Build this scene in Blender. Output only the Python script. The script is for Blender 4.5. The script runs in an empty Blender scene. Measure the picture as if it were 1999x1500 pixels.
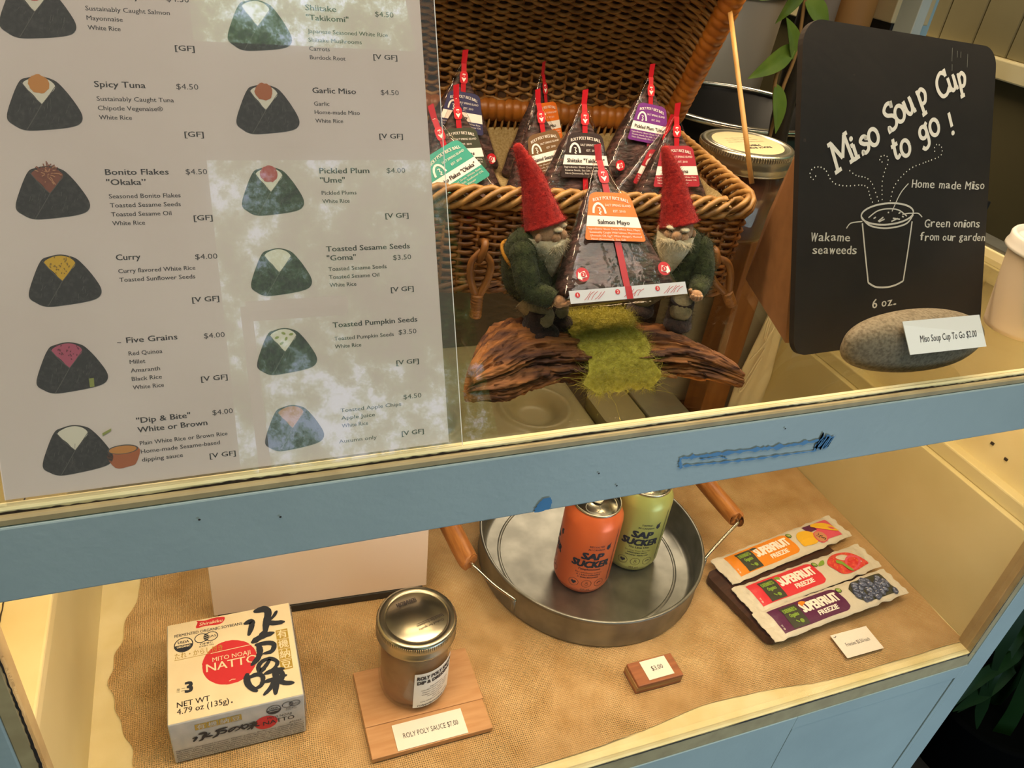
import bpy, bmesh, math, random
from mathutils import Vector, Matrix, Euler, noise
PI = math.pi
V = Vector
COL = bpy.context.scene.collection
random.seed(7)

# ------------------------------------------------------------------ camera
sc = bpy.context.scene
cam = bpy.data.cameras.new('camera')
cam.sensor_width = 36.0
cam.lens = 1517.28 / 1999 * 36.0
cam.clip_start = 0.02
camo = bpy.data.objects.new('camera', cam)
COL.objects.link(camo)
camo.matrix_world = Matrix(((0.93345797, 0.10050125, -0.34431921, 0.0),
                            (-0.34017333, 0.55246538, -0.76096262, 0.0),
                            (0.11374675, 0.82745483, 0.54989106, 0.69),
                            (0, 0, 0, 1)))
sc.camera = camo

# ------------------------------------------------------------------ exposure
sc.view_settings.view_transform = 'Standard'
sc.view_settings.look = 'None'
sc.view_settings.gamma = 1.0
sc.view_settings.use_curve_mapping = False
sc.view_settings.exposure = -0.1

# ------------------------------------------------------------------ world: open sky broken by garden trees on the street side
w = bpy.data.worlds.new('garden_sky')
sc.world = w
w.use_nodes = True
nt = w.node_tree
nt.nodes.clear()
def N(t, **k):
    n = nt.nodes.new(t)
    for a, b in k.items():
        if a[0] == '_':
            n.inputs[a[1:].replace('_', ' ')].default_value = b
        else:
            setattr(n, a, b)
    return n
LK = lambda a, b: nt.links.new(a, b)
tc = N('ShaderNodeTexCoord')
n1 = N('ShaderNodeTexNoise', _Scale=30.0, _Detail=8.0, _Roughness=0.75)
n2 = N('ShaderNodeTexNoise', _Scale=4.0, _Detail=3.0)
LK(tc.outputs['Generated'], n1.inputs['Vector'])
LK(tc.outputs['Generated'], n2.inputs['Vector'])
add = N('ShaderNodeMath', operation='MULTIPLY_ADD')
LK(n2.outputs['Fac'], add.inputs[0]); add.inputs[1].default_value = 0.7
LK(n1.outputs['Fac'], add.inputs[2])
cr = N('ShaderNodeValToRGB')
LK(add.outputs[0], cr.inputs['Fac'])
e = cr.color_ramp.elements
e[0].position = 0.72; e[0].color = (0.02, 0.05, 0.015, 1)
e[1].position = 1.0; e[1].color = (2.3, 2.7, 3.4, 1)
for p, c in ((0.82, (0.05, 0.20, 0.04, 1)), (0.88, (0.26, 0.50, 0.15, 1)), (0.93, (0.9, 1.35, 1.1, 1))):
    q = e.new(p); q.color = c
sep = N('ShaderNodeSeparateXYZ')
LK(tc.outputs['Generated'], sep.inputs[0])
up = N('ShaderNodeMapRange'); up.inputs['From Min'].default_value = -0.12; up.inputs['From Max'].default_value = 0.1
LK(sep.outputs['Z'], up.inputs['Value'])
fr = N('ShaderNodeMapRange'); fr.inputs['From Min'].default_value = 0.2; fr.inputs['From Max'].default_value = -0.1
LK(sep.outputs['Y'], fr.inputs['Value'])
m1 = N('ShaderNodeMath', operation='MULTIPLY')
LK(up.outputs[0], m1.inputs[0]); LK(fr.outputs[0], m1.inputs[1])
bg = N('ShaderNodeBackground')
mx = N('ShaderNodeMix', data_type='RGBA')
mx.inputs['A'].default_value = (0.02, 0.02, 0.018, 1)
LK(m1.outputs[0], mx.inputs['Factor']); LK(cr.outputs['Color'], mx.inputs['B'])
LK(mx.outputs['Result'], bg.inputs['Color'])
sk = N('ShaderNodeMapRange'); sk.inputs['From Min'].default_value = 0.62; sk.inputs['From Max'].default_value = 0.72
sk.inputs['To Min'].default_value = 1.0; sk.inputs['To Max'].default_value = 2.6
LK(sep.outputs['Z'], sk.inputs['Value']); LK(sk.outputs[0], bg.inputs['Strength'])
out = N('ShaderNodeOutputWorld')
LK(bg.outputs[0], out.inputs['Surface'])

# ------------------------------------------------------------------ lamps
def area(name, loc, target, size, size_y, power, col):
    l = bpy.data.lights.new(name, 'AREA')
    l.shape = 'RECTANGLE'; l.size = size; l.size_y = size_y
    l.energy = power; l.color = col
    o = bpy.data.objects.new(name, l)
    COL.objects.link(o)
    o.location = loc
    o.rotation_euler = (V(target) - V(loc)).to_track_quat('-Z', 'Y').to_euler()
    return o
WARM = (1.0, 0.74, 0.46)
area('shelf_strip_light', (0.32, 0.365, 0.385), (0.32, 0.44, 0.0), 0.86, 0.02, 2.5, WARM)
area('case_top_strip_light', (0.34, 0.545, 0.775), (0.34, 0.45, 0.40), 0.80, 0.03, 4.2, WARM)
area('kitchen_ceiling_light', (0.9, 1.5, 1.45), (0.9, 1.5, 0.0), 0.6, 0.3, 16.0, (1.0, 0.80, 0.55))
# added lamps: warm overhead fill, and blue daylight fill low on the right
area('overhead_fill', (0.2, -0.22, 2.35), (0.3, 0.36, 0.35), 2.3, 0.8, 38.0, (1.0, 0.77, 0.68))
area('daylight_fill_right', (1.15, -0.95, -0.45), (0.6, 0.33, -0.2), 0.9, 0.6, 12.0, (0.58, 0.79, 1.0))

# ------------------------------------------------------------------ materials
def lin(h):
    h = h.lstrip('#')
    r = []
    for i in (0, 2, 4):
        c = int(h[i:i + 2], 16) / 255
        r.append(c / 12.92 if c <= 0.04045 else ((c + 0.055) / 1.055) ** 2.4)
    return (*r, 1.0)
MATS = {}
def mat(name, col, rough=0.55, metal=0.0, col2=None, vscale=40.0, stretch=(1, 1, 1), vlo=0.35, vhi=0.65, detail=4.0,
        bump=0.0, bscale=None, coat=0.0, sheen=0.0, spec=0.5, alpha=None, rot=(0, 0, 0)):
    m = bpy.data.materials.new(name)
    m.use_nodes = True
    t = m.node_tree
    b = t.nodes['Principled BSDF']
    c = lin(col) if isinstance(col, str) else (*col, 1.0)
    b.inputs['Base Color'].default_value = c
    b.inputs['Roughness'].default_value = rough
    b.inputs['Metallic'].default_value = metal
    b.inputs['Specular IOR Level'].default_value = spec
    b.inputs['Coat Weight'].default_value = coat
    b.inputs['Sheen Weight'].default_value = sheen
    if sheen: b.inputs['Sheen Roughness'].default_value = 0.6
    if col2 or bump:
        co = t.nodes.new('ShaderNodeTexCoord')
        mp = t.nodes.new('ShaderNodeMapping')
        mp.inputs['Scale'].default_value = stretch
        mp.inputs['Rotation'].default_value = rot
        t.links.new(co.outputs['Object'], mp.inputs['Vector'])
    if col2:
        nz = t.nodes.new('ShaderNodeTexNoise')
        nz.inputs['Scale'].default_value = vscale
        nz.inputs['Detail'].default_value = detail
        t.links.new(mp.outputs[0], nz.inputs['Vector'])
        r = t.nodes.new('ShaderNodeValToRGB')
        r.color_ramp.elements[0].position = vlo; r.color_ramp.elements[0].color = c
        r.color_ramp.elements[1].position = vhi
        r.color_ramp.elements[1].color = lin(col2) if isinstance(col2, str) else (*col2, 1.0)
        t.links.new(nz.outputs['Fac'], r.inputs['Fac'])
        t.links.new(r.outputs['Color'], b.inputs['Base Color'])
    if bump:
        nb = t.nodes.new('ShaderNodeTexNoise')
        nb.inputs['Scale'].default_value = bscale or vscale
        nb.inputs['Detail'].default_value = 4.0
        t.links.new(mp.outputs[0], nb.inputs['Vector'])
        bp = t.nodes.new('ShaderNodeBump')
        bp.inputs['Strength'].default_value = 1.0
        bp.inputs['Distance'].default_value = bump
        t.links.new(nb.outputs['Fac'], bp.inputs['Height'])
        t.links.new(bp.outputs[0], b.inputs['Normal'])
    MATS[name] = m
    return m
def clear(name, tint, refl0=0.04, rough=0.0, haze=0.0, hazecol=(1, 1, 1), bump=0.0, bscale=60.0, power=1.0):
    """a thin clear sheet: lets light straight through, mirrors by angle"""
    m = bpy.data.materials.new(name)
    m.use_nodes = True
    t = m.node_tree
    t.nodes.clear()
    o = t.nodes.new('ShaderNodeOutputMaterial')
    tr = t.nodes.new('ShaderNodeBsdfTransparent'); tr.inputs[0].default_value = (*tint, 1)
    gl = t.nodes.new('ShaderNodeBsdfGlossy'); gl.inputs['Roughness'].default_value = rough
    lw = t.nodes.new('ShaderNodeLayerWeight'); lw.inputs['Blend'].default_value = 0.5
    p5 = t.nodes.new('ShaderNodeMath'); p5.operation = 'POWER'; p5.inputs[1].default_value = 5.0
    t.links.new(lw.outputs['Facing'], p5.inputs[0])
    ma = t.nodes.new('ShaderNodeMath'); ma.operation = 'MULTIPLY_ADD'
    ma.inputs[1].default_value = (1 - refl0) * power; ma.inputs[2].default_value = refl0
    t.links.new(p5.outputs[0], ma.inputs[0])
    mix = t.nodes.new('ShaderNodeMixShader')
    t.links.new(ma.outputs[0], mix.inputs[0])
    base = tr.outputs[0]
    if haze:
        df = t.nodes.new('ShaderNodeBsdfDiffuse'); df.inputs[0].default_value = (*hazecol, 1)
        mh = t.nodes.new('ShaderNodeMixShader'); mh.inputs[0].default_value = haze
        t.links.new(tr.outputs[0], mh.inputs[1]); t.links.new(df.outputs[0], mh.inputs[2])
        base = mh.outputs[0]
    t.links.new(base, mix.inputs[1]); t.links.new(gl.outputs[0], mix.inputs[2])
    if bump:
        co = t.nodes.new('ShaderNodeTexCoord')
        nb = t.nodes.new('ShaderNodeTexNoise'); nb.inputs['Scale'].default_value = bscale; nb.inputs['Detail'].default_value = 2.0
        t.links.new(co.outputs['Object'], nb.inputs['Vector'])
        bp = t.nodes.new('ShaderNodeBump'); bp.inputs['Distance'].default_value = bump; bp.inputs['Strength'].default_value = 1.0
        t.links.new(nb.outputs['Fac'], bp.inputs['Height'])
        t.links.new(bp.outputs[0], gl.inputs['Normal']); t.links.new(bp.outputs[0], lw.inputs['Normal'])
    t.links.new(mix.outputs[0], o.inputs['Surface'])
    MATS[name] = m
    return m
mat('blue_paint', '#a8b5b5', 0.5, col2='#a0adae', vscale=9, bump=0.0002, bscale=180)
mat('blue_chip', '#3f7fb0', 0.5, col2='#3675a8', vscale=60)
mat('cream_paint', '#e9dcae', 0.4, col2='#ddcd9a', vscale=14, bump=0.0003, bscale=60)
mat('cream_bright', '#f0e2b4', 0.3, col2='#e3d29c', vscale=25, bump=0.0004, bscale=90)
mat('tan_edge', '#b7a176', 0.6, col2='#a89168', vscale=50)
mat('caulk', '#1d1814', 0.7, col2='#3a2a20', vscale=200)
mat('wall_cream', '#d9cd9f', 0.35, col2='#cdbf8e', vscale=8, bump=0.0003, bscale=30)
mat('ink', '#2b2428', 0.6)
mat('ink_soft', '#453e42', 0.6)
mat('paper', '#ecdcd6', 0.6, col2='#e5d4cd', vscale=12)
mat('white_card', '#efe9e0', 0.6)
mat('white_paint', '#f2eee4', 0.55)
clear('pane_glass', (0.98, 0.98, 0.975), 0.04)
clear('shelf_glass', (0.84, 0.83, 0.76), 0.05)
clear('sleeve', (0.93, 0.92, 0.90), 0.05, rough=0.08, haze=0.06)
clear('film', (0.95, 0.92, 0.90), 0.042, rough=0.05, bump=0.0010, bscale=110.0, power=0.6)
clear('jar_glass', (0.96, 0.97, 0.96), 0.05, rough=0.02)
mat('steel', '#b9b6ab', 0.25, 1.0, bump=0.0001, bscale=300)
mat('dull_tin', '#95958f', 0.42, 0.9, col2='#7b7b76', vscale=30, bump=0.0002, bscale=60)
mat('lid_tin', '#bcb6a4', 0.30, 1.0)
mat('wicker', '#9a642a', 0.5, col2='#5f3917', vscale=60, stretch=(1, 1, 1), bump=0.0004, bscale=300)
mat('wicker_light', '#b5894d', 0.45, col2='#825a2a', vscale=70, bump=0.0003, bscale=300)
mat('wicker_bind', '#b26c24', 0.4, col2='#8a4d17', vscale=40, bump=0.0003, bscale=200)
mat('leather', '#8a5a26', 0.5, col2='#6f441a', vscale=40)
mat('liner', '#a99468', 0.9, col2='#8d7748', vscale=500, bump=0.0004, bscale=500)
mat('nori', '#2a1c1a', 0.6, col2='#6b4c48', vscale=120, stretch=(1, 1, 2.5), vlo=0.42, vhi=0.75, bump=0.0012, bscale=160)
mat('red_tape', '#b01522', 0.35)
mat('badge_red', '#c41f2a', 0.4)
mat('white_print', '#f3ece4', 0.5)
mat('strip_white', '#c9ccd2', 0.4)
mat('felt_red', '#8a0f0a', 1.0, col2='#a81a10', vscale=260, sheen=0.05, bump=0.0006, bscale=500)
mat('felt_green', '#272c14', 1.0, col2='#39401f', vscale=260, sheen=0.05, bump=0.0006, bscale=500)
mat('felt_grey', '#8a7b56', 1.0, col2='#9c8d66', vscale=260, sheen=0.2, bump=0.0006, bscale=500)
mat('felt_brown', '#241611', 1.0, col2='#3a241a', vscale=260, sheen=0.2, bump=0.0006, bscale=500)
mat('felt_skin', '#b48c66', 1.0, col2='#a67c56', vscale=260, sheen=0.2, bump=0.0005, bscale=500)
mat('felt_cream', '#d8cbab', 1.0, col2='#c9b892', vscale=200, sheen=0.2, bump=0.0006, bscale=400)
mat('felt_ochre', '#a8741a', 1.0, col2='#8f6115', vscale=300, bump=0.0004, bscale=500)
mat('moss_wool', '#a39a2a', 1.0, col2='#c4ba48', vscale=300, sheen=0.2)
mat('driftwood', '#4a2816', 0.75, col2='#a5682f', vscale=34, stretch=(0.5, 3.0, 4.5), vlo=0.36, vhi=0.70, detail=10, bump=0.0020, bscale=60)
mat('chalkboard', '#211d1a', 0.65, spec=0.3, col2='#2a2420', vscale=10, bump=0.0002, bscale=120)
mat('chalk', '#ece4d4', 0.8)
mat('chalk_grey', '#cfc8ba', 0.8)
mat('stone', '#8a7d66', 0.8, col2='#6d604b', vscale=420, vlo=0.40, vhi=0.62, bump=0.0004, bscale=700)
mat('cup_paper', '#e3cfb4', 0.6)
mat('cup_lid', '#ece5da', 0.35)
mat('cardboard', '#8a5f36', 0.8, col2='#7c532d', vscale=50)
mat('miso', '#5a2a0e', 0.4, col2='#44200b', vscale=60)
mat('sticker', '#cdb98c', 0.6)
mat('stick_wood', '#c79a5c', 0.5, col2='#b58646', vscale=80, stretch=(1, 1, .1))
mat('burlap_under', '#d9c58c', 0.8)
mat('sauce', '#9c7450', 0.45, col2='#86603e', vscale=50)
mat('pale_wood', '#c99a6c', 0.55, col2='#bd8b5c', vscale=30, stretch=(1, 8, 8))
mat('red_wood', '#a2623a', 0.5, col2='#8d5230', vscale=30, stretch=(1, 8, 8))
mat('ply_edge', '#b98f58', 0.6, col2='#8f6a3c', vscale=60, stretch=(.3, .3, 20))
mat('dark_wood', '#341b10', 0.4, col2='#472818', vscale=24, stretch=(1, 8, 8))
mat('handle_wood', '#bd7f42', 0.45, col2='#9a5f2b', vscale=30, stretch=(8, 1, 8))
mat('can_orange', '#d96c3c', 0.32, 0.25)
mat('can_lime', '#a9b56c', 0.32, 0.25)
mat('can_ink', '#1c2438', 0.5)
mat('can_ink_soft', '#4d4436', 0.5)
mat('wrap_white', '#d3ccbd', 0.35, bump=0.0012, bscale=120)
mat('fz_orange', '#e58a1c', 0.35, bump=0.0008, bscale=120)
mat('fz_red', '#d8323f', 0.35, bump=0.0008, bscale=120)
mat('fz_purple', '#581a4a', 0.35, bump=0.0008, bscale=120)
mat('fz_dark', '#3c3d30', 0.4)
mat('fz_green', '#7fa03a', 0.4)
mat('fz_yellow', '#e9b52c', 0.4)
mat('fz_pink', '#d9526a', 0.4)
mat('fz_berry', '#2c3048', 0.3, col2='#54607e', vscale=300)
mat('fz_berry_light', '#5a678c', 0.3, col2='#8b96b4', vscale=300)
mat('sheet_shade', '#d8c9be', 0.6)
mat('lid_back', '#58381a', 0.8, col2='#2f1a0a', vscale=120)
mat('fz_straw', '#c9262c', 0.4, col2='#e0584a', vscale=200)
mat('natto_top', '#efe3c6', 0.6, col2='#e8dabb', vscale=40)
mat('natto_side', '#c3c5c8', 0.55, col2='#b2b6ba', vscale=70)
mat('natto_red', '#cf2f3a', 0.55)
mat('natto_navy', '#232a38', 0.55)
mat('natto_gold', '#b09642', 0.5)
mat('olive_panel', '#8d8563', 0.5, col2='#837a58', vscale=6)
mat('dark_green', '#5a5236', 0.5)
mat('kitchen_dark', '#231f1a', 0.6)
mat('kitchen_counter', '#4a3f2e', 0.4)
mat('tub_plastic', '#a59c7c', 0.4)
mat('black_iron', '#1c1b19', 0.3, 0.6)
mat('roll_grey', '#8c7c6a', 0.6)
mat('roll_brown', '#a3743c', 0.6)
mat('book_beige', '#cbb98c', 0.6)
mat('pale_blue', '#9fc0c8', 0.5)
mat('bucket_white', '#a5a092', 0.4)
mat('teal_cloth', '#1c6a72', 0.7)
mat('leaf_green', '#6c8a3a', 0.4, col2='#557530', vscale=40)
mat('stem_brown', '#8c7048', 0.6)
mat('strap_leaf', '#132c0c', 0.5, spec=0.15, col2='#0d2108', vscale=12, stretch=(1, 1, .3))
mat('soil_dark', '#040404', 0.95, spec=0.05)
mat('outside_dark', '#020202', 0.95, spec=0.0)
mat('post_brown', '#8a5a2a', 0.55, col2='#784b20', vscale=20, stretch=(4, 4, .4))
mat('post_grey', '#8f8d80', 0.5)
mat('cotton', '#e6dcbe', 0.8, bump=0.001, bscale=120)
mat('mask_wood', '#4a4036', 0.7)
mat('ground_mat', '#2a2723', 0.9)
mat('onigiri_nori', '#1a1618', 0.6, col2='#423c3c', vscale=520, stretch=(1, .35, 1), vlo=0.45, vhi=0.8)
mat('onigiri_line', '#55504c', 0.6)
mat('onigiri_rice', '#efe6d4', 0.6)
for nm, c in (('top_salmon', '#d2564c'), ('top_tuna', '#d98f3c'), ('top_bonito', '#8d4a34'), ('top_curry', '#e6b51e'), ('top_grain', '#c05572'),
              ('top_miso', '#b9622e'), ('top_plum', '#bf2f3c'), ('top_seed', '#9aa04a'), ('top_apple', '#c98a62'), ('grain_dark', '#7a2440'), ('curry_dark', '#9c7a18'),
              ('lab_teal', '#3c9c8a'), ('lab_navy', '#38365c'), ('lab_olive', '#3e4030'), ('lab_orange', '#e8741f'), ('lab_brown', '#6e5030'),
              ('lab_dark', '#30211f'), ('lab_purple', '#6e2a80'), ('lab_red', '#a82c3a'), ('lab_crimson', '#b02a36')):
    mat(nm, c, 0.45)

# burlap: real threads with open gaps that show the painted board below
def burlap_mat():
    m = bpy.data.materials.new('burlap')
    m.use_nodes = True
    t = m.node_tree
    b = t.nodes['Principled BSDF']
    b.inputs['Roughness'].default_value = 0.85
    co = t.nodes.new('ShaderNodeTexCoord')
    ds = t.nodes.new('ShaderNodeTexNoise'); ds.inputs['Scale'].default_value = 22.0; ds.inputs['Detail'].default_value = 3
    t.links.new(co.outputs['Object'], ds.inputs['Vector'])
    mm = t.nodes.new('ShaderNodeVectorMath'); mm.operation = 'MULTIPLY_ADD'
    mm.inputs[1].default_value = (0.005, 0.005, 0)
    t.links.new(ds.outputs['Color'], mm.inputs[0]); t.links.new(co.outputs['Object'], mm.inputs[2])
    th = []
    for ax in ('X', 'Y'):
        wv = t.nodes.new('ShaderNodeTexWave'); wv.bands_direction = ax; wv.wave_profile = 'SIN'
        wv.inputs['Scale'].default_value = 330.0 / 2.0
        wv.inputs['Distortion'].default_value = 0.0
        t.links.new(mm.outputs[0], wv.inputs['Vector'])
        th.append(wv)
    mxn = t.nodes.new('ShaderNodeMath'); mxn.operation = 'MAXIMUM'
    t.links.new(th[0].outputs['Fac'], mxn.inputs[0]); t.links.new(th[1].outputs['Fac'], mxn.inputs[1])
    op = t.nodes.new('ShaderNodeTexNoise'); op.inputs['Scale'].default_value = 11.0; op.inputs['Detail'].default_value = 3
    t.links.new(co.outputs['Object'], op.inputs['Vector'])
    thr = t.nodes.new('ShaderNodeMapRange')
    thr.inputs['From Min'].default_value = 0.42; thr.inputs['From Max'].default_value = 0.62
    thr.inputs['To Min'].default_value = 0.05; thr.inputs['To Max'].default_value = 0.62
    t.links.new(op.outputs['Fac'], thr.inputs['Value'])
    gt = t.nodes.new('ShaderNodeMath'); gt.operation = 'GREATER_THAN'
    t.links.new(mxn.outputs[0], gt.inputs[0]); t.links.new(thr.outputs[0], gt.inputs[1])
    t.links.new(gt.outputs[0], b.inputs['Alpha'])
    cn = t.nodes.new('ShaderNodeTexNoise'); cn.inputs['Scale'].default_value = 30.0; cn.inputs['Detail'].default_value = 5
    t.links.new(co.outputs['Object'], cn.inputs['Vector'])
    r = t.nodes.new('ShaderNodeValToRGB')
    r.color_ramp.elements[0].position = 0.3; r.color_ramp.elements[0].color = lin('#c39a62')
    r.color_ramp.elements[1].position = 0.7; r.color_ramp.elements[1].color = lin('#dfba86')
    t.links.new(cn.outputs['Fac'], r.inputs['Fac'])
    ml = t.nodes.new('ShaderNodeMix'); ml.data_type = 'RGBA'; ml.blend_type = 'MULTIPLY'; ml.inputs['Factor'].default_value = 0.35
    t.links.new(r.outputs['Color'], ml.inputs['A']); t.links.new(mxn.outputs[0], ml.inputs['B'])
    t.links.new(ml.outputs['Result'], b.inputs['Base Color'])
    bp = t.nodes.new('ShaderNodeBump'); bp.inputs['Distance'].default_value = 0.0006; bp.inputs['Strength'].default_value = 1.0
    t.links.new(mxn.outputs[0], bp.inputs['Height']); t.links.new(bp.outputs[0], b.inputs['Normal'])
    MATS['burlap'] = m
burlap_mat()

# ------------------------------------------------------------------ mesh helpers
class MB:
    """collects faces in several materials; build() links them as one mesh object"""
    def __init__(s):
        s.v = []; s.f = []; s.m = []; s.s = []; s.mats = []; s.n = 0
    def lift(s):
        s.n = (s.n + 1) % 40
        return s.n * 2.2e-6
    def mi(s, name):
        if name not in s.mats: s.mats.append(name)
        return s.mats.index(name)
    def add(s, vs, fs, m, smooth=True, T=None):
        k = len(s.v); i = s.mi(m)
        for p in vs:
            p = V(p)
            s.v.append(T @ p if isinstance(T, Matrix) else (T(p) if T else p))
        for f in fs:
            s.f.append([q + k for q in f]); s.m.append(i); s.s.append(smooth)
        return s
    def box(s, c, d, m, r=0.0, seg=2, T=None):
        if r <= 0:
            x, y, z = (q / 2 for q in d)
            vs = [V((c[0] + i * x, c[1] + j * y, c[2] + k * z)) for i in (-1, 1) for j in (-1, 1) for k in (-1, 1)]
            fs = [(0, 1, 3, 2), (4, 6, 7, 5), (0, 4, 5, 1), (2, 3, 7, 6), (0, 2, 6, 4), (1, 5, 7, 3)]
            return s.add(vs, fs, m, False, T)
        bm = bmesh.new()
        bmesh.ops.create_cube(bm, size=1.0)
        for v in bm.verts: v.co = V((v.co.x * d[0], v.co.y * d[1], v.co.z * d[2]))
        bmesh.ops.bevel(bm, geom=bm.edges[:], offset=r, segments=seg, profile=0.5, affect='EDGES')
        bm.verts.index_update()
        s.add([v.co + V(c) for v in bm.verts], [[v.index for v in f.verts] for f in bm.faces], m, False, T)
        bm.free()
        return s
    def bx(s, x0, x1, y0, y1, z0, z1, m, r=0.0, seg=2):
        return s.box(((x0 + x1) / 2, (y0 + y1) / 2, (z0 + z1) / 2), (x1 - x0, y1 - y0, z1 - z0), m, r, seg)
    def tube(s, pts, rad, m, n=8, closed=False, T=None, flat=None, cap=True):
        pts = [V(p) for p in pts]; L = len(pts)
        if not isinstance(rad, list): rad = [rad] * L
        vs = []; prev = None
        for i, p in enumerate(pts):
            if closed: d = pts[(i + 1) % L] - pts[i - 1]
            else: d = pts[min(i + 1, L - 1)] - pts[max(i - 1, 0)]
            d = d.normalized() if d.length > 1e-9 else V((0, 0, 1))
            if prev is None:
                a = V((0, 0, 1)) if abs(d.z) < 0.9 else V((1, 0, 0))
                u = d.cross(a).normalized()
            else:
                u = (prev - d * prev.dot(d))
                u = u.normalized() if u.length > 1e-9 else d.orthogonal().normalized()
            prev = u; q = d.cross(u)
            r = rad[i]
            ra, rb = (r if isinstance(r, (list, tuple)) else (r, r))
            for k in range(n):
                t = 2 * PI * k / n
                vs.append(p + u * (math.cos(t) * ra) + q * (math.sin(t) * rb))
        fs = []
        for i in range(L if closed else L - 1):
            for k in range(n):
                a = i * n + k; b = i * n + (k + 1) % n
                j = (i + 1) % L
                fs.append((a, b, j * n + (k + 1) % n, j * n + k))
        if not closed and cap:
            fs.append(tuple(range(n - 1, -1, -1))); fs.append(tuple((L - 1) * n + k for k in range(n)))
        return s.add(vs, fs, m, True, T)
    def lathe(s, prof, m, n=48, c=(0, 0, 0), T=None, smooth=True):
        """prof: list of (radius, z)"""
        vs = []; fs = []; L = len(prof)
        for r, z in prof:
            for k in range(n):
                t = 2 * PI * k / n
                vs.append(V((c[0] + r * math.cos(t), c[1] + r * math.sin(t), c[2] + z)))
        for i in range(L - 1):
            for k in range(n):
                fs.append((i * n + k, i * n + (k + 1) % n, (i + 1) * n + (k + 1) % n, (i + 1) * n + k))
        if prof[0][0] > 1e-6 and prof[0][0] < 0: pass
        return s.add(vs, fs, m, smooth, T)
    def grid(s, fn, nu, nv, m, smooth=True, wrap=False, T=None):
        vs = [fn(i / nu, j / nv) for j in range(nv + 1) for i in range(nu + (0 if wrap else 1))]
        W = nu if wrap else nu + 1
        fs = []
        for j in range(nv):
            for i in range(nu):
                a = j * W + i; b = j * W + (i + 1) % W
                fs.append((a, b, b + W, a + W))
        return s.add(vs, fs, m, smooth, T)
    def ball(s, c, r, m, n=20, k=12, T=None):
        r = r if isinstance(r, (list, tuple)) else (r, r, r)
        def fn(u, v):
            a = 2 * PI * u; b = PI * (v - 0.5)
            return V((c[0] + r[0] * math.cos(b) * math.cos(a), c[1] + r[1] * math.cos(b) * math.sin(a), c[2] + r[2] * math.sin(b)))
        return s.grid(fn, n, k, m, True, True, T)
    def poly(s, pts, m, P, w=0.0):
        """flat outline (u, v) on the plane P, fan from its centre"""
        n = len(pts)
        cu = sum(p[0] for p in pts) / n; cv = sum(p[1] for p in pts) / n
        vs = [P(cu, cv, w)] + [P(u, v, w) for u, v in pts]
        return s.add(vs, [(0, 1 + i, 1 + (i + 1) % n) for i in range(n)], m, False)
    def disc(s, u, v, r, m, P, w=0.0, n=24, rv=None):
        rv = rv or r
        return s.poly([(u + r * math.cos(2 * PI * k / n), v + rv * math.sin(2 * PI * k / n)) for k in range(n)], m, P, w)
    def ring(s, u, v, r, t, m, P, w=0.0, n=28, rv=None):
        rv = rv or r
        return s.stroke([(u + r * math.cos(2 * PI * k / n), v + rv * math.sin(2 * PI * k / n)) for k in range(n + 1)], t, m, P, w)
    def rect(s, u0, v0, u1, v1, m, P, w=0.0, nu=1, nv=1):
        return s.grid(lambda a, b: P(u0 + (u1 - u0) * a, v0 + (v1 - v0) * b, w), nu, nv, m, False)
    def stroke(s, pts, t, m, P, w=0.0, taper=None):
        """a brush line of width t along (u, v) points on the plane P"""
        vs = []; L = len(pts); w += s.lift()
        for i, (u, v) in enumerate(pts):
            a = pts[max(i - 1, 0)]; b = pts[min(i + 1, L - 1)]
            dx, dy = b[0] - a[0], b[1] - a[1]
            l = math.hypot(dx, dy) or 1
            tt = t if not taper else t * taper[i]
            nx, ny = -dy / l * tt / 2, dx / l * tt / 2
            vs += [P(u + nx, v + ny, w), P(u - nx, v - ny, w)]
        return s.add(vs, [(2 * i, 2 * i + 1, 2 * i + 3, 2 * i + 2) for i in range(L - 1)], m, False)
    def text(s, body, u, v, cap, m, P, w=0.0, width=None, bold=0.0, align='l', rot=0.0, shear=0.0, res=2):
        """lettering with cap height `cap`, baseline at (u, v), laid on the plane P"""
        vs, fs, x0, x1 = glyphs(body, 0.0, res)
        k = cap / 0.69
        kx = width / (x1 - x0) if width else k
        W = (x1 - x0) * kx
        off = {'l': 0, 'c': -W / 2, 'r': -W}[align]
        c, sn = math.cos(rot), math.sin(rot)
        w += s.lift()
        sh = [(0, 0)] if bold < 0.003 else [(-bold, 0), (bold, 0)] if bold < 0.02 else [(-bold, 0), (0, 0), (bold, 0)]
        if bold >= 0.035: sh = [(-bold, -bold * .6), (-bold, bold * .6), (0, -bold * .7), (0, bold * .7), (bold, -bold * .6), (bold, bold * .6)]
        for i, (dx, dy) in enumerate(sh):                           # heavier type: the glyph printed again a hair to the side
            o = []
            for x, y in vs:
                a = off + (x - x0) * kx + shear * y * k + dx * k; b = y * k + dy * k
                o.append(P(u + a * c - b * sn, v + a * sn + b * c, w + i * 4e-6))
            s.add(o, fs, m, False)
        return s
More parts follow.
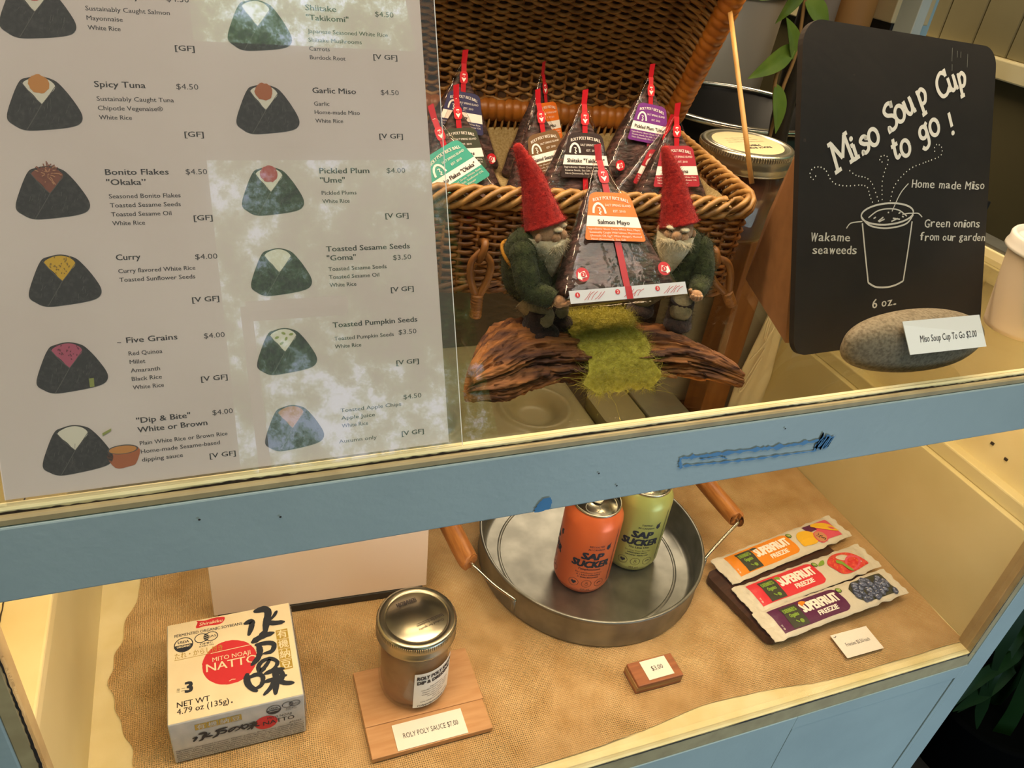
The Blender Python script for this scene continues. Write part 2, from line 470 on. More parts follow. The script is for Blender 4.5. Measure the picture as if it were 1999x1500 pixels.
    def fuzz(s, count, length, width, m, seed=1, f0=0, f1=None, curl=0.6, bias=(0, 0, 0)):
        """loose wool fibres standing off the faces f0..f1"""
        rnd = random.Random(seed)
        fl = [f for f in s.f[f0:f1]]
        cum = []; tot = 0
        for f in fl:
            a, b, c = s.v[f[0]], s.v[f[1]], s.v[f[2]]
            tot += max((b - a).cross(c - a).length, 1e-12); cum.append(tot)
        import bisect
        vs = []; fs = []
        B = V(bias)
        for _ in range(count):
            f = fl[min(bisect.bisect(cum, rnd.random() * tot), len(fl) - 1)]
            a, b, c = s.v[f[0]], s.v[f[1]], s.v[f[2]]
            r1, r2 = rnd.random(), rnd.random()
            d4 = s.v[f[3]] if len(f) > 3 else c
            p = (a * (1 - r1) + b * r1) * (1 - r2) + (d4 * (1 - r1) + c * r1) * r2
            n = (b - a).cross(c - a)
            n = n.normalized() if n.length > 1e-12 else V((0, 0, 1))
            R = lambda: V((rnd.uniform(-1, 1), rnd.uniform(-1, 1), rnd.uniform(-1, 1)))
            d = (n + R() * curl + B).normalized()
            d2 = (d + R() * curl).normalized()
            l = length * rnd.uniform(0.4, 1.3)
            sd = d.cross(R()).normalized() * width
            q = p + d * l * 0.5; e = q + d2 * l * 0.5
            k = len(vs)
            vs += [p - sd, p + sd, q + sd * .8, q - sd * .8, e]
            fs += [(k, k + 1, k + 2, k + 3), (k + 3, k + 2, k + 4)]
        return s.add(vs, fs, m, True)
    def build(s, name, parent=None, local=False, inv=None):
        me = bpy.data.meshes.new(name)
        vs = s.v
        if parent is not None and not local:
            iv = RM[root_of(parent).name].inverted()
            vs = [iv @ p for p in vs]
        elif inv is not None:
            vs = [inv @ p for p in vs]
        me.from_pydata(vs, [], s.f)
        for k in s.mats: me.materials.append(MATS[k])
        me.polygons.foreach_set('material_index', s.m)
        me.polygons.foreach_set('use_smooth', s.s)
        me.update()
        o = bpy.data.objects.new(name, me)
        COL.objects.link(o)
        if parent is not None: o.parent = parent
        return o
GC = {}
def glyphs(body, bold, res):
    k = (body, bold, res)
    if k not in GC:
        c = bpy.data.curves.new('lettering', 'FONT')
        c.body = body; c.offset = bold; c.resolution_u = res
        o = bpy.data.objects.new('lettering', c)
        me = bpy.data.meshes.new_from_object(o)
        vs = [(v.co.x, v.co.y) for v in me.vertices]
        fs = [list(p.vertices) for p in me.polygons]
        bpy.data.objects.remove(o); bpy.data.curves.remove(c); bpy.data.meshes.remove(me)
        xs = [p[0] for p in vs] or [0, 1]
        GC[k] = (vs, fs, min(xs), max(xs))
    return GC[k]
RM = {}
def root_of(o):
    while o.parent is not None: o = o.parent
    return o
def tag(o, label=None, cat=None, group=None, kind=None):
    if label: o['label'] = label
    if cat: o['category'] = cat
    if group: o['group'] = group
    if kind: o['kind'] = kind
    return o
def thing(name, label, cat, loc=(0, 0, 0), rot=(0, 0, 0), group=None):
    o = bpy.data.objects.new(name, None)
    COL.objects.link(o)
    o.empty_display_size = 0.02
    o.location = loc; o.rotation_euler = rot
    RM[o.name] = Matrix.Translation(V(loc)) @ Euler(rot).to_matrix().to_4x4()
    return tag(o, label, cat, group)
def single(mb, name, label, cat, loc, rot=(0, 0, 0), group=None, local=False):
    M4 = Matrix.Translation(V(loc)) @ Euler(rot).to_matrix().to_4x4()
    o = mb.build(name, inv=None if local else M4.inverted())
    o.location = loc; o.rotation_euler = rot
    RM[o.name] = M4
    return tag(o, label, cat, group)
def struct(mb, name):
    return tag(mb.build(name), kind='structure')
def plane(o, ux, uy, scale=1.0):
    o = V(o); ux = V(ux).normalized(); uy = V(uy).normalized(); n = ux.cross(uy).normalized()
    return lambda u, v, w=0.0: o + ux * (u * scale) + uy * (v * scale) + n * w
def catmull(pts, n=8, closed=False):
    pts = [V(p) for p in pts]; L = len(pts); o = []
    for i in range(L if closed else L - 1):
        if closed: a, b, c, d = pts[i - 1], pts[i], pts[(i + 1) % L], pts[(i + 2) % L]
        else: a, b, c, d = pts[max(i - 1, 0)], pts[i], pts[i + 1], pts[min(i + 2, L - 1)]
        for k in range(n):
            t = k / n
            o.append(0.5 * ((2 * b) + (c - a) * t + (2 * a - 5 * b + 4 * c - d) * t * t + (3 * b - a - 3 * c + d) * t ** 3))
    if not closed: o.append(pts[-1])
    return o
def c2(pts, n=6, closed=False):
    return [(p.x, p.y) for p in catmull([(a, b, 0) for a, b in pts], n, closed)]
def lerp(a, b, t): return a + (b - a) * t
def prism(mb, pts, P, w0, w1, m):
    """solid slab with the outline pts on plane P, from depth w0 to w1"""
    n = len(pts)
    mb.poly(pts, m, P, w1)
    mb.poly(pts[::-1], m, P, w0)
    vs = [P(u, v, w0) for u, v in pts] + [P(u, v, w1) for u, v in pts]
    mb.add(vs, [(i, (i + 1) % n, n + (i + 1) % n, n + i) for i in range(n)], m, False)
def rrect(u0, v0, u1, v1, r, n=6):
    o = []
    for cu, cv, a in ((u1 - r, v1 - r, 0), (u0 + r, v1 - r, 90), (u0 + r, v0 + r, 180), (u1 - r, v0 + r, 270)):
        for k in range(n + 1):
            t = math.radians(a + 90 * k / n)
            o.append((cu + r * math.cos(t), cv + r * math.sin(t)))
    return o

def resample(pts, step, closed=False):
    pts = [V(p) for p in pts]
    if closed: pts = pts + [pts[0]]
    L = [0.0]
    for a, b in zip(pts, pts[1:]): L.append(L[-1] + (b - a).length)
    n = max(2, int(round(L[-1] / step))); o = []; i = 0
    for k in range(n if closed else n + 1):
        t = L[-1] * k / n
        while i < len(pts) - 2 and L[i + 1] < t: i += 1
        o.append(pts[i].lerp(pts[i + 1], (t - L[i]) / max(L[i + 1] - L[i], 1e-9)))
    return o
def brush(mb, pts, t, m, P, w, seed=0):
    """ink brush stroke with rounded, slightly ragged ends"""
    p = c2(pts, 7); n = len(p)
    tp = [min(1.0, 0.62 + 2.2 * min(i, n - 1 - i) / n) * (1 + 0.16 * noise.noise(V((i * .55, seed, 1)))) * (1.0 - 0.25 * i / n) for i in range(n)]
    mb.stroke(p, t, m, P, w, tp)
    for i in (0, n - 1): mb.disc(p[i][0], p[i][1], t * tp[i] * 0.5, m, P, w + 1e-6, 9, t * tp[i] * 0.46)

# ================================================================== the setting
mb = MB(); mb.bx(-3, 3, 0.36, 2.4, -0.93, -0.90, 'kitchen_dark'); struct(mb, 'floor')
mb = MB(); mb.bx(-5, 5, -5, 0.36, -0.95, -0.91, 'ground_mat'); struct(mb, 'floor_outside')
mb = MB(); mb.bx(-2.2, 2.4, 2.30, 2.36, -0.9, 1.75, 'kitchen_dark'); struct(mb, 'wall_back')
mb = MB(); mb.bx(-2.26, -2.2, 0.36, 2.36, -0.9, 1.75, 'kitchen_dark'); struct(mb, 'wall_left')
mb = MB(); mb.bx(-2.3, 2.5, 0.30, 2.36, 1.75, 1.80, 'kitchen_dark'); struct(mb, 'ceiling')
# right kitchen wall: olive boards over a dark wainscot
mb = MB()
k = 0
for y0 in [0.90 + 0.085 * i for i in range(17)]:
    mb.bx(1.455, 1.50, y0 + 0.001, y0 + 0.084, 0.495, 1.75, 'olive_panel', 0.002, 1)
mb.bx(1.46, 1.50, 0.90, 2.36, -0.9, 0.46, 'dark_green')
struct(mb, 'wall_right')
mb = MB(); mb.bx(1.435, 1.47, 0.90, 2.3, 0.46, 0.495, 'cream_paint', 0.003); struct(mb, 'trim_1')
# outside wall to the right of the hatch, in deep shade
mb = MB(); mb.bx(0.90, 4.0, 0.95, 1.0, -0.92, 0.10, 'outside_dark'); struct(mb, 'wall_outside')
# unseen walls and lintel added behind the customer to mask reflections; white beam
mb = MB()
mb.bx(-4.0, 0.02, -2.05, -2.0, -0.9, 4.0, 'mask_wood')
mb.bx(0.98, 7.0, -2.05, -2.0, -0.9, 4.0, 'mask_wood')
struct(mb, 'wall_mask')
mb = MB()
mb.bx(0.02, 0.98, -2.06, -1.98, 2.30, 2.82, 'mask_wood')
struct(mb, 'trim_2')
mb = MB(); mb.bx(0.10, 0.47, -2.06, -1.97, 1.585, 1.625, 'white_paint'); mb.bx(0.08, 0.12, -2.04, -2.0, 0.2, 1.62, 'white_paint'); struct(mb, 'trim_3')

# ================================================================== display case
case = thing('display_case', 'pale blue painted wooden display case with slanted glass front and glass shelf', 'display case', (0.32, 0.45, 0.0))
FY = 0.33
PF = plane((0, FY, 0), (1, 0, 0), (0, 0, 1))          # front face, normal towards the street
def ragged(mb, a, b, t, m, P, w, seed=0, n=260, gap=0.12):
    """crumbling dark line of paint and putty from a to b"""
    rnd = random.Random(seed)
    up_, dn = [], []
    dx, dy = b[0] - a[0], b[1] - a[1]; l = math.hypot(dx, dy); nx, ny = -dy / l, dx / l
    for i in range(n + 1):
        f = i / n
        z = noise.noise(V((f * l * 26, seed * 3.1, 0))) * 0.5 + 0.55
        z2 = noise.noise(V((f * l * 240, seed * 5.7, 2))) * 0.45
        h1 = max(0.05, z + z2) * t; h0 = max(0.05, z - z2) * t * 0.5
        u, v = a[0] + dx * f, a[1] + dy * f
        up_.append(P(u + nx * h1, v + ny * h1, w)); dn.append(P(u - nx * h0, v - ny * h0, w))
    mb.add(up_ + dn, [(i, i + 1, n + 2 + i, n + 1 + i) for i in range(n)], m, False)
# front rail
mb = MB()
mb.bx(-0.21, 0.815, FY, 0.3395, 0.348, 0.3985, 'blue_paint', 0.0012)
mb.bx(-0.21, 0.815, 0.3395, 0.352, 0.348, 0.3925, 'cream_paint')
# old chips of brighter blue, two nail heads
chip = lambda seed, pts: mb.poly([(u + noise.noise(V((u * 900, v * 900, seed))) * 0.0012, v + noise.noise(V((u * 900, v * 900, seed + 5))) * 0.0012) for u, v in pts], 'blue_chip', PF, 0.0009)
def torn(pts, t, seed, lo=0.35):
    p = c2(pts, 14)
    mb.stroke([(u, v + noise.noise(V((i * .35, seed, 0))) * 0.0006) for i, (u, v) in enumerate(p)], t, 'blue_chip', PF, 0.0009, [lo + abs(noise.noise(V((i * .8, seed, 5)))) * 1.9 for i in range(len(p))])
torn([(0.280, 0.3764), (0.300, 0.3752), (0.330, 0.3742), (0.360, 0.3728), (0.390, 0.3728), (0.4070, 0.3738)], 0.0038, 1)
torn([(0.396, 0.3720), (0.402, 0.3700), (0.4080, 0.3690)], 0.0085, 2, .9)
torn([(0.283, 0.3690), (0.310, 0.3668), (0.340, 0.3650), (0.370, 0.3640), (0.398, 0.3630)], 0.0020, 3)
torn([(0.279, 0.3768), (0.2795, 0.372), (0.282, 0.3672)], 0.0030, 4)
torn([(0.295, 0.3722), (0.312, 0.3716), (0.318, 0.3690)], 0.0014, 5)
chip(2, c2([(0.1772, 0.3492), (0.1781, 0.3551), (0.1817, 0.3596), (0.1871, 0.3594), (0.188, 0.353), (0.1861, 0.3495)], 6, True))
for u, v in ((0.2182, 0.3743), (0.234, 0.3608), (-0.02, 0.386), (0.021, 0.379), (0.36, 0.389)):
    mb.disc(u, v, 0.0007, 'caulk', PF, 0.0009, 10)
mb.build('front_rail', case)
# cream lip on top of the rail, with the worn putty line
mb = MB()
mb.bx(-0.21, 0.815, FY + 0.0005, 0.3375, 0.3985, 0.4038, 'tan_edge', 0.001, 1)
mb.bx(-0.21, 0.815, FY + 0.004, 0.3398, 0.3985, 0.4070, 'cream_bright', 0.0010, 1)
ragged(mb, (-0.21, 0.4040), (0.815, 0.4040), 0.0020, 'caulk', PF, -0.0037, 3, 520)
mb.build('glazing_lip', case)
# posts, sill and lower front
for nm, x0, x1, xi, sg in (('front_post', -0.21, -0.139, -0.139, 1), ('front_post', 0.781, 0.815, 0.781, -1)):
    mb = MB()
    mb.bx(x0, x1, FY, 0.352, -0.92, 0.348, 'blue_paint', 0.001)
    mb.bx(min(xi, xi + sg * 0.0095), max(xi, xi + sg * 0.0095), FY + 0.0008, 0.350, -0.0012, 0.348, 'tan_edge', 0.0008, 1)
    ragged(mb, (xi + sg * 0.0105, -0.005), (xi + sg * 0.0105, 0.349), 0.0019, 'caulk', PF, -0.0004, 8 + sg, 240)
    mb.build(nm, case)
mb = MB()
mb.bx(-0.139, 0.781, FY + 0.0008, 0.3518, -0.0239, -0.0016, 'tan_edge', 0.0008, 1)
ragged(mb, (-0.13, -0.001), (0.769, -0.001), 0.0022, 'caulk', PF, -0.0003, 21, 500)
mb.build('sill', case)
mb = MB()
mb.bx(-0.139, 0.5335, FY, 0.352, -0.92, -0.024, 'blue_paint', 0.0008)
mb.bx(0.7735, 0.781, FY, 0.352, -0.92, -0.024, 'blue_paint', 0.0005)
mb.bx(0.5335, 0.7735, FY, 0.352, -0.046, -0.024, 'blue_paint', 0.0003)
mb.build('lower_front', case)
mb = MB()
mb.bx(0.5352, 0.7715, FY + 0.0006, 0.350, -0.90, -0.0462, 'blue_paint', 0.0008)
mb.build('cabinet_door', case)
# floor board and side walls of the lower bay
mb = MB(); mb.bx(-0.20, 0.8145, 0.352, 0.735, -0.022, 0.0, 'cream_bright')
mb.bx(-0.1385, 0.7805, 0.3312, 0.3522, -0.0013, -0.0001, 'cream_bright')
mb.build('floor_board', case)
mb = MB()
mb.bx(0.779, 0.815, 0.352, 0.78, 0.0, 0.167, 'wall_cream', 0.001)
mb.bx(0.786, 0.815, 0.352, 0.78, 0.167, 0.186, 'wall_cream', 0.002)
mb.bx(0.790, 0.8148, 0.352, 0.78, -0.92, -0.0225, 'blue_paint')
mb.bx(0.800, 0.8145, 0.352, 0.78, 0.186, 0.385, 'cream_paint')
for y, z in ((0.4232, 0.1594), (0.4448, 0.165)):
    mb.box((0.7996, y, z + 0.05), (0.002, 0.004, 0.003), 'caulk')
mb.bx(0.781, 0.815, 0.352, 0.78, 0.376, 0.394, 'cream_paint', 0.001)
mb.bx(0.783, 0.815, 0.352, 0.78, 0.394, 0.4085, 'cream_paint', 0.001)
mb.bx(0.786, 0.813, 0.352, 0.78, 0.4085, 0.412, 'dull_tin')
mb.build('side_wall', case)
mb = MB()
mb.bx(-0.20, -0.145, 0.352, 0.78, 0.0, 0.165, 'wall_cream', 0.001)
mb.bx(-0.20, -0.142, 0.352, 0.78, 0.165, 0.180, 'cream_paint', 0.002)
mb.bx(-0.20, -0.178, 0.352, 0.78, 0.180, 0.394, 'cream_paint')
PL = plane((0, 0, 0.180), (0, 1, 0), (-1, 0, 0))
ragged(mb, (0.352, 0.175), (0.70, 0.175), 0.0014, 'caulk', lambda u, v, w=0: V((-v, u, 0.1804)), 0, 31, 300)
mb.build('side_wall', case)
# glass
mb = MB(); mb.bx(-0.178, 0.800, 0.3402, 0.775, 0.394, 0.400, 'shelf_glass'); mb.build('glass_shelf', case)
mb = MB(); mb.bx(-0.1285, 0.7685, 0.3335, 0.3370, 0.0, 0.348, 'pane_glass'); mb.build('lower_glass_pane', case)
TA = math.radians(27)
UPM = V((0, math.sin(TA), math.cos(TA)))
mb = MB()
mb.box((0.30, -0.0040, 0.215), (1.0, 0.003, 0.43), 'pane_glass', T=Matrix.Translation((0, 0.337, 0.4072)) @ Matrix.Rotation(-TA, 4, 'X'))
mb.build('slanted_glass_pane', case)
mb = MB()
for x in (-0.205, 0.806):
    mb.box((x, 0.006, 0.215), (0.018, 0.024, 0.43), 'blue_paint', 0.001, T=Matrix.Translation((0, 0.337, 0.4072)) @ Matrix.Rotation(-TA, 4, 'X'))
mb.bx(-0.21, 0.815, 0.525, 0.80, 0.792, 0.812, 'blue_paint', 0.001)
mb.bx(-0.21, -0.192, 0.76, 0.80, 0.394, 0.80, 'blue_paint', 0.001); mb.bx(0.80, 0.815, 0.77, 0.80, 0.394, 0.80, 'blue_paint', 0.001)
mb.build('top_frame', case)

# ================================================================== menu sheet behind the slanted glass
MO = V((-0.105, 0.337, 0.4072))
menu = thing('menu_sheet', 'large printed price list with drawn rice balls standing inside the slanted glass', 'menu', tuple(MO))
PM = plane(MO, (1, 0, 0), UPM, 0.001)
mb = MB()
mb.box((0.1115, 0.0009, 0.1415), (0.2235, 0.0005, 0.279), 'paper', T=Matrix.Translation(MO) @ Matrix.Rotation(-TA, 4, 'X'))
W0 = 0.0002 - 0.0008
BOLD = 0.022
def menu_item(col, row, title, price, tags, lines, title_w, line_w, price_w, price_y=0.0, line_dy=None, tag_y=-22.6):
    x = (61.2, 162.6)[col]; y = 195.7 - 40.75 * (row - 1)
    ty = y
    for t_, tw in zip(title, title_w):
        mb.text(t_, x, ty, 2.75, 'ink', PM, W0, width=tw, bold=BOLD); ty -= 4.8
    px = (97.2, 198.4)[col]
    mb.text(price, px, y + price_y, 2.6, 'ink_soft', PM, W0, width=price_w)
    ly = ty - 0.6 + (line_dy or 0) - 0.9
    for t_, tw in zip(lines, line_w):
        mb.text(t_, x + (0.3 if col == 0 else 0.2), ly, 2.05, 'ink_soft', PM, W0, width=tw, bold=0.014); ly -= 4.3
    tw = 8.8 if tags == '[GF]' else 12.8
    tx = (98.6 if tags == '[GF]' else 93.6, 195.9)[col]
    mb.text(tags, tx, y + tag_y, 2.5, 'ink', PM, W0, width=tw, bold=BOLD)
menu_item(0, 0, ['Salmon Mayo'], '$4.50', '[GF]', ['Sustainably Caught Salmon', 'Mayonnaise', 'White Rice'], [26.5], [36.4, 15.3, 13.9], 10)
menu_item(0, 1, ['Spicy Tuna'], '$4.50', '[GF]', ['Sustainably Caught Tuna', 'Chipotle Vegenaise®', 'White Rice'], [22.2], [33.9, 28.5, 14.2], 10.1)
menu_item(0, 2, ['Bonito Flakes', '"Okaka”'], '$4.50', '[GF]', ['Seasoned Bonito Flakes', 'Toasted Sesame Seeds', 'Toasted Sesame Oil', 'White Rice'], [28.1, 17.3], [32.1, 31.7, 27.0, 14.5], 10)
menu_item(0, 3, ['Curry'], '$4.00', '[V GF]', ['Curry flavored White Rice', 'Toasted Sunflower Seeds'], [10.9], [35.2, 34.7], 10.6, -1.2)
menu_item(0, 4, ['Five Grains'], '$4.00', '[V GF]', ['Red Quinoa', 'Millet', 'Amaranth', 'Black Rice', 'White Rice'], [23.4], [15.4, 7.1, 13.4, 13.8, 14.3], 10.1, -0.6)
menu_item(0, 5, ['"Dip & Bite"', 'White or Brown'], '$4.00', '[V GF]', ['Plain White Rice or Brown Rice', 'Home-made Sesame-based', 'dipping sauce'], [25.3, 33.0], [41.9, 37.7, 19.3], 10.1, 0, -0.3)
menu_item(1, 0, ['Shiitake', '"Takikomi"'], '$4.50', '[V GF]', ['Japanese Seasoned White Rice', 'Shiitake Mushrooms', 'Carrots', 'Burdock Root'], [15.6, 21.6], [41.6, 27.4, 10.4, 18.2], 9.9, -1)
menu_item(1, 1, ['Garlic Miso'], '$4.50', '[V GF]', ['Garlic', 'Home-made Miso', 'White Rice'], [22.5], [7.9, 23.5, 14.3], 9.8)
menu_item(1, 2, ['Pickled Plum', '"Ume"'], '$4.00', '[V GF]', ['Pickled Plums', 'White Rice'], [26.3, 12.9], [18.3, 14.3], 10.3, 0, 0, -24)
menu_item(1, 3, ['Toasted Sesame Seeds', '"Goma"'], '$3.50', '[V GF]', ['Toasted Sesame Seeds', 'Toasted Sesame Oil', 'White Rice'], [45.6, 15.4], [31.6, 27.2, 14.3], 10.2, -6.0, 0.8, -23.4)
menu_item(1, 4, ['Toasted Pumpkin Seeds'], '$3.50', '[V GF]', ['Toasted Pumpkin Seeds', 'White Rice'], [46.9], [32.8, 14.3], 10.2, -6.6, -0.8, -23.5)
menu_item(1, 5, [], '$4.50', '[V GF]', ['Toasted Apple Chips', 'Apple Juice', 'White Rice'], [], [34.0, 18.7, 14.5], 10.4, -2.6, -4.6, -23.4)
mb.text('Autumn only', 160.5, 9.4, 2.05, 'ink_soft', PM, W0, width=21)
# the drawn rice balls
def drawn_ball(cx, cy, fill, kind):
    W1, W2, W3 = W0 + 0.00010, W0 + 0.00018, W0 + 0.00026
    S = lambda pts, dx=0, dy=0: [(cx + u, cy + v) for u, v in pts]
    body = c2([(-15.4, -6.5), (-12.2, 2.5), (-8.4, 9.6), (-5.2, 11.3), (0, 12.2), (5.0, 10.9), (8.0, 8.6), (12.3, 2.4), (15.6, -4.6), (14.6, -8.6), (10, -10.6), (0, -11.9), (-8.2, -12.2), (-12.6, -10.2)], 5, True)
    mb.poly(S(body), 'onigiri_nori', PM, W1)
    face = c2([(-7.2, 8.4), (-4.0, 10.9), (0.4, 11.6), (4.2, 10.2), (5.9, 7.3), (2.6, 3.4), (-0.5, -0.2), (-3.5, 3.8)], 5, True)
    mb.poly(S(face), 'onigiri_rice' if kind == 'blob' or kind == 'plain' or kind == 'seed' else fill, PM, W2)
    mb.stroke(S(c2([(-0.5, -0.4), (-3.0, -4.4), (-6.0, -9.0), (-8.0, -12.0)], 4)), 0.35, 'onigiri_line', PM, W2)
    mb.stroke(S(c2([(-7.8, 9.4), (-4.2, 3.8), (-0.4, -0.6)], 4)), 0.35, 'onigiri_line', PM, W2)
    mb.stroke(S(c2([(5.9, 7.6), (2.6, 3.2), (-0.6, -0.6)], 4)), 0.3, 'onigiri_line', PM, W2)
    rnd = random.Random(int(cx * 7 + cy))
    for i in range(16):
        a, b = rnd.uniform(-11, 11), rnd.uniform(-10, 0.5)
        if abs(a) < 11.5 + b * 0.1:
            mb.stroke(S([(a, b), (a + rnd.uniform(.3, .9), b + rnd.uniform(1, 2.6))]), 0.16, 'onigiri_line', PM, W2)
    if kind == 'blob':
        bl = [(-0.6 + (4.4 + rnd.uniform(-.35, .35)) * math.cos(2 * PI * k / 26), 8.6 + (4.2 + rnd.uniform(-.3, .3)) * math.sin(2 * PI * k / 26)) for k in range(26)]
        mb.poly(S(bl), fill, PM, W3)
    if kind == 'flakes':
        for i in range(70):
            a = rnd.uniform(0, 2 * PI); r = rnd.uniform(0, 4.4)
            b = a + rnd.uniform(-.6, .6)
            x, y = -0.4 + r * math.cos(a), 8.6 + r * math.sin(a)
            mb.stroke(S([(x, y), (x + 1.6 * math.cos(b), y + 1.6 * math.sin(b))]), 0.45, fill if i % 3 else 'top_apple', PM, W3 + i * 1e-6)
    if kind == 'seed':
        for x, y, a in ((-4, 7.4, .3), (-0.5, 9.4, -.4), (3.4, 8.6, .2), (0.6, 6.4, 1.0), (-1.8, 4.2, .5)):
            mb.poly(S([(x + 1.15 * math.cos(t) * math.cos(a) - .65 * math.sin(t) * math.sin(a), y + 1.15 * math.cos(t) * math.sin(a) + .65 * math.sin(t) * math.cos(a)) for t in [2 * PI * k / 12 for k in range(12)]]), fill, PM, W3)
    if kind in ('grain', 'curry'):
        for i in range(26):
            x, y = rnd.uniform(-5, 4.4), rnd.uniform(2.5, 11)
            if abs(x + .5) < 0.62 * (y + 1):
                mb.stroke(S([(x, y), (x + rnd.uniform(-.6, .6), y + rnd.uniform(.5, .9))]), 0.5, 'grain_dark' if kind == 'grain' else 'curry_dark', PM, W3)
for cx, cy, f, kd in ((41.0, 228.6, 'top_salmon', 'blob'), (38.8, 187.6, 'top_tuna', 'blob'), (37.2, 147.0, 'top_bonito', 'flakes'), (37.4, 105.8, 'top_curry', 'curry'),
                      (35.4, 63.8, 'top_grain', 'grain'), (33.0, 23.0, 'onigiri_rice', 'plain'), (138.8, 227.6, 'onigiri_rice', 'plain'), (138.9, 187.0, 'top_miso', 'blob'),
                      (137.6, 146.2, 'top_plum', 'blob'), (138.0, 104.8, 'onigiri_rice', 'plain'), (137.0, 63.0, 'top_seed', 'seed'), (137.1, 21.4, 'top_apple', 'fill')):
    drawn_ball(cx, cy, f, kd)
# dipping sauce tub beside the last drawing
mb.poly(c2([(46.5, 19.5), (60.5, 20.6), (59.0, 12.8), (55.5, 11.2), (49.0, 11.3)], 4, True), 'top_miso', PM, W0 + 0.0001)
mb.disc(53.5, 20.2, 7.0, 'onigiri_line', PM, W0 + 0.00014, rv=2.4)
mb.disc(53.5, 20.1, 6.3, 'top_tuna', PM, W0 + 0.00018, rv=2.0)
# two slips of green tape and a pencil tick left on the sheet
mb.poly([(42.6, 57.4), (44.8, 57.6), (44.6, 53.2), (42.6, 53.2)], 'top_seed', PM, W0 + 0.0004)
mb.poly([(45.3, 29.6), (49.6, 31.6), (49.2, 30.2), (45.3, 28.2)], 'top_seed', PM, W0 + 0.0004)
mb.stroke([(57.0, 74.0), (58.8, 73.8)], 0.35, 'ink_soft', PM, W0)
mb.build('printed_sheet', menu)
mb = MB()
mb.rect(0.5, -4.5, 231.0, 285, 'sleeve', PM, 0.0012 - 0.0008)
mb.stroke([(231.0, -5), (231.0, 285)], 0.5, 'white_print', PM, 0.0013 - 0.0008)
mb.build('clear_sleeve', menu)

# ================================================================== wicker hamper
HY = math.radians(-9.5)
hamp = thing('wicker_hamper', 'open brown wicker hamper full of rice balls, its woven lid propped up', 'basket', (0.265, 0.627, 0.4005), (0, 0, HY))
BL, BD, BH = 0.345, 0.212, 0.086
def rr_path(hx, hy, r, step):
    """points and outward normals round a rounded rectangle, evenly spaced"""
    segs = []
    out_ = []
    for cx, cy, a in ((hx - r, -hy + r, -90), (hx - r, hy - r, 0), (-hx + r, hy - r, 90), (-hx + r, -hy + r, 180)):
        for k in range(13):
            t = math.radians(a + 90 * k / 12)
            out_.append((V((cx + r * math.cos(t), cy + r * math.sin(t), 0)), V((math.cos(t), math.sin(t), 0))))
    L = [0]
    n = len(out_)
    for i in range(n):
        L.append(L[-1] + (out_[(i + 1) % n][0] - out_[i][0]).length)
    cnt = int(round(L[-1] / step / 2)) * 2
    res = []
    i = 0
    for k in range(cnt):
        s_ = L[-1] * k / cnt
        while L[i + 1] < s_: i += 1
        f = (s_ - L[i]) / max(L[i + 1] - L[i], 1e-9)
        a, b = out_[i], out_[(i + 1) % n]
        res.append((a[0].lerp(b[0], f), a[1].lerp(b[1], f).normalized()))
    return res, L[-1]
PATH, PLEN = rr_path(BL / 2, BD / 2, 0.022, 0.0034)
NP = len(PATH)
def weave_row(mb, z, ph, rad, amp, per, m, rnd, grow=0.0, n=5):
    pts = []
    k = round(NP / per / 2) * 2
    for i, (p, nn) in enumerate(PATH):
        a = 2 * PI * i * (k / 2) / NP + ph
        pts.append(p + nn * (math.sin(a) * amp + grow) + V((0, 0, z + noise.noise(V((i * .06, z * 300, 1))) * 0.0012)))
    mb.tube(pts, rad, m, n, True)
mb = MB()
rnd = random.Random(3)
z = 0.004; j = 0
while z < BH - 0.014:
    weave_row(mb, z, PI * (j % 2), 0.00175, 0.0024, 3.6, 'wicker', rnd, grow=-0.002 + 0.004 * z / BH)
    z += 0.0033; j += 1
for i in range(0, NP, 4):                                           # upright stakes
    p, nn = PATH[i]
    mb.tube([p - nn * 0.001 + V((0, 0, 0.0)), p + nn * 0.001 + V((0, 0, BH - 0.008))], 0.0018, 'wicker', 5)
mb.bx(-BL / 2 + 0.006, BL / 2 - 0.006, -BD / 2 + 0.006, BD / 2 - 0.006, 0.003, 0.006, 'wicker')
mb.build('woven_body', hamp, local=True)
def braid(name, z, rad, spread_z, spread_n, turns, strands, m, grow=0.0):
    mb = MB()
    for s_ in range(strands):
        pts = []
        for i, (p, nn) in enumerate(PATH[::2]):
            a = 2 * PI * (turns * i * 2 / NP + s_ / strands)
            pts.append(p + nn * (grow + math.cos(a) * spread_n) + V((0, 0, z + math.sin(a) * spread_z)))
        mb.tube(pts, rad, m, 6, True)
    return mb.build(name, hamp, local=True)
braid('braided_rim', BH - 0.004, 0.0025, 0.0078, 0.0042, 17, 5, 'wicker_light', 0.002)
braid('braided_foot', 0.0055, 0.0022, 0.0036, 0.0025, 20, 3, 'wicker', -0.001)
# cloth lining that hangs inside and bulges up under the parcels
mb = MB()
def liner(u, v):
    x = lerp(-BL / 2 + 0.012, BL / 2 - 0.012, u); y = lerp(-BD / 2 + 0.012, BD / 2 - 0.012, v)
    d_ = min(x + BL / 2, BL / 2 - x, y + BD / 2, BD / 2 - y) - 0.012
    z = 0.052 + 0.026 * math.exp(-d_ / 0.012) + 0.004 * noise.noise(V((x * 30, y * 30, 0)))
    return V((x, y, z))
mb.grid(liner, 60, 40, 'liner')
mb.build('cloth_lining', hamp, local=True)
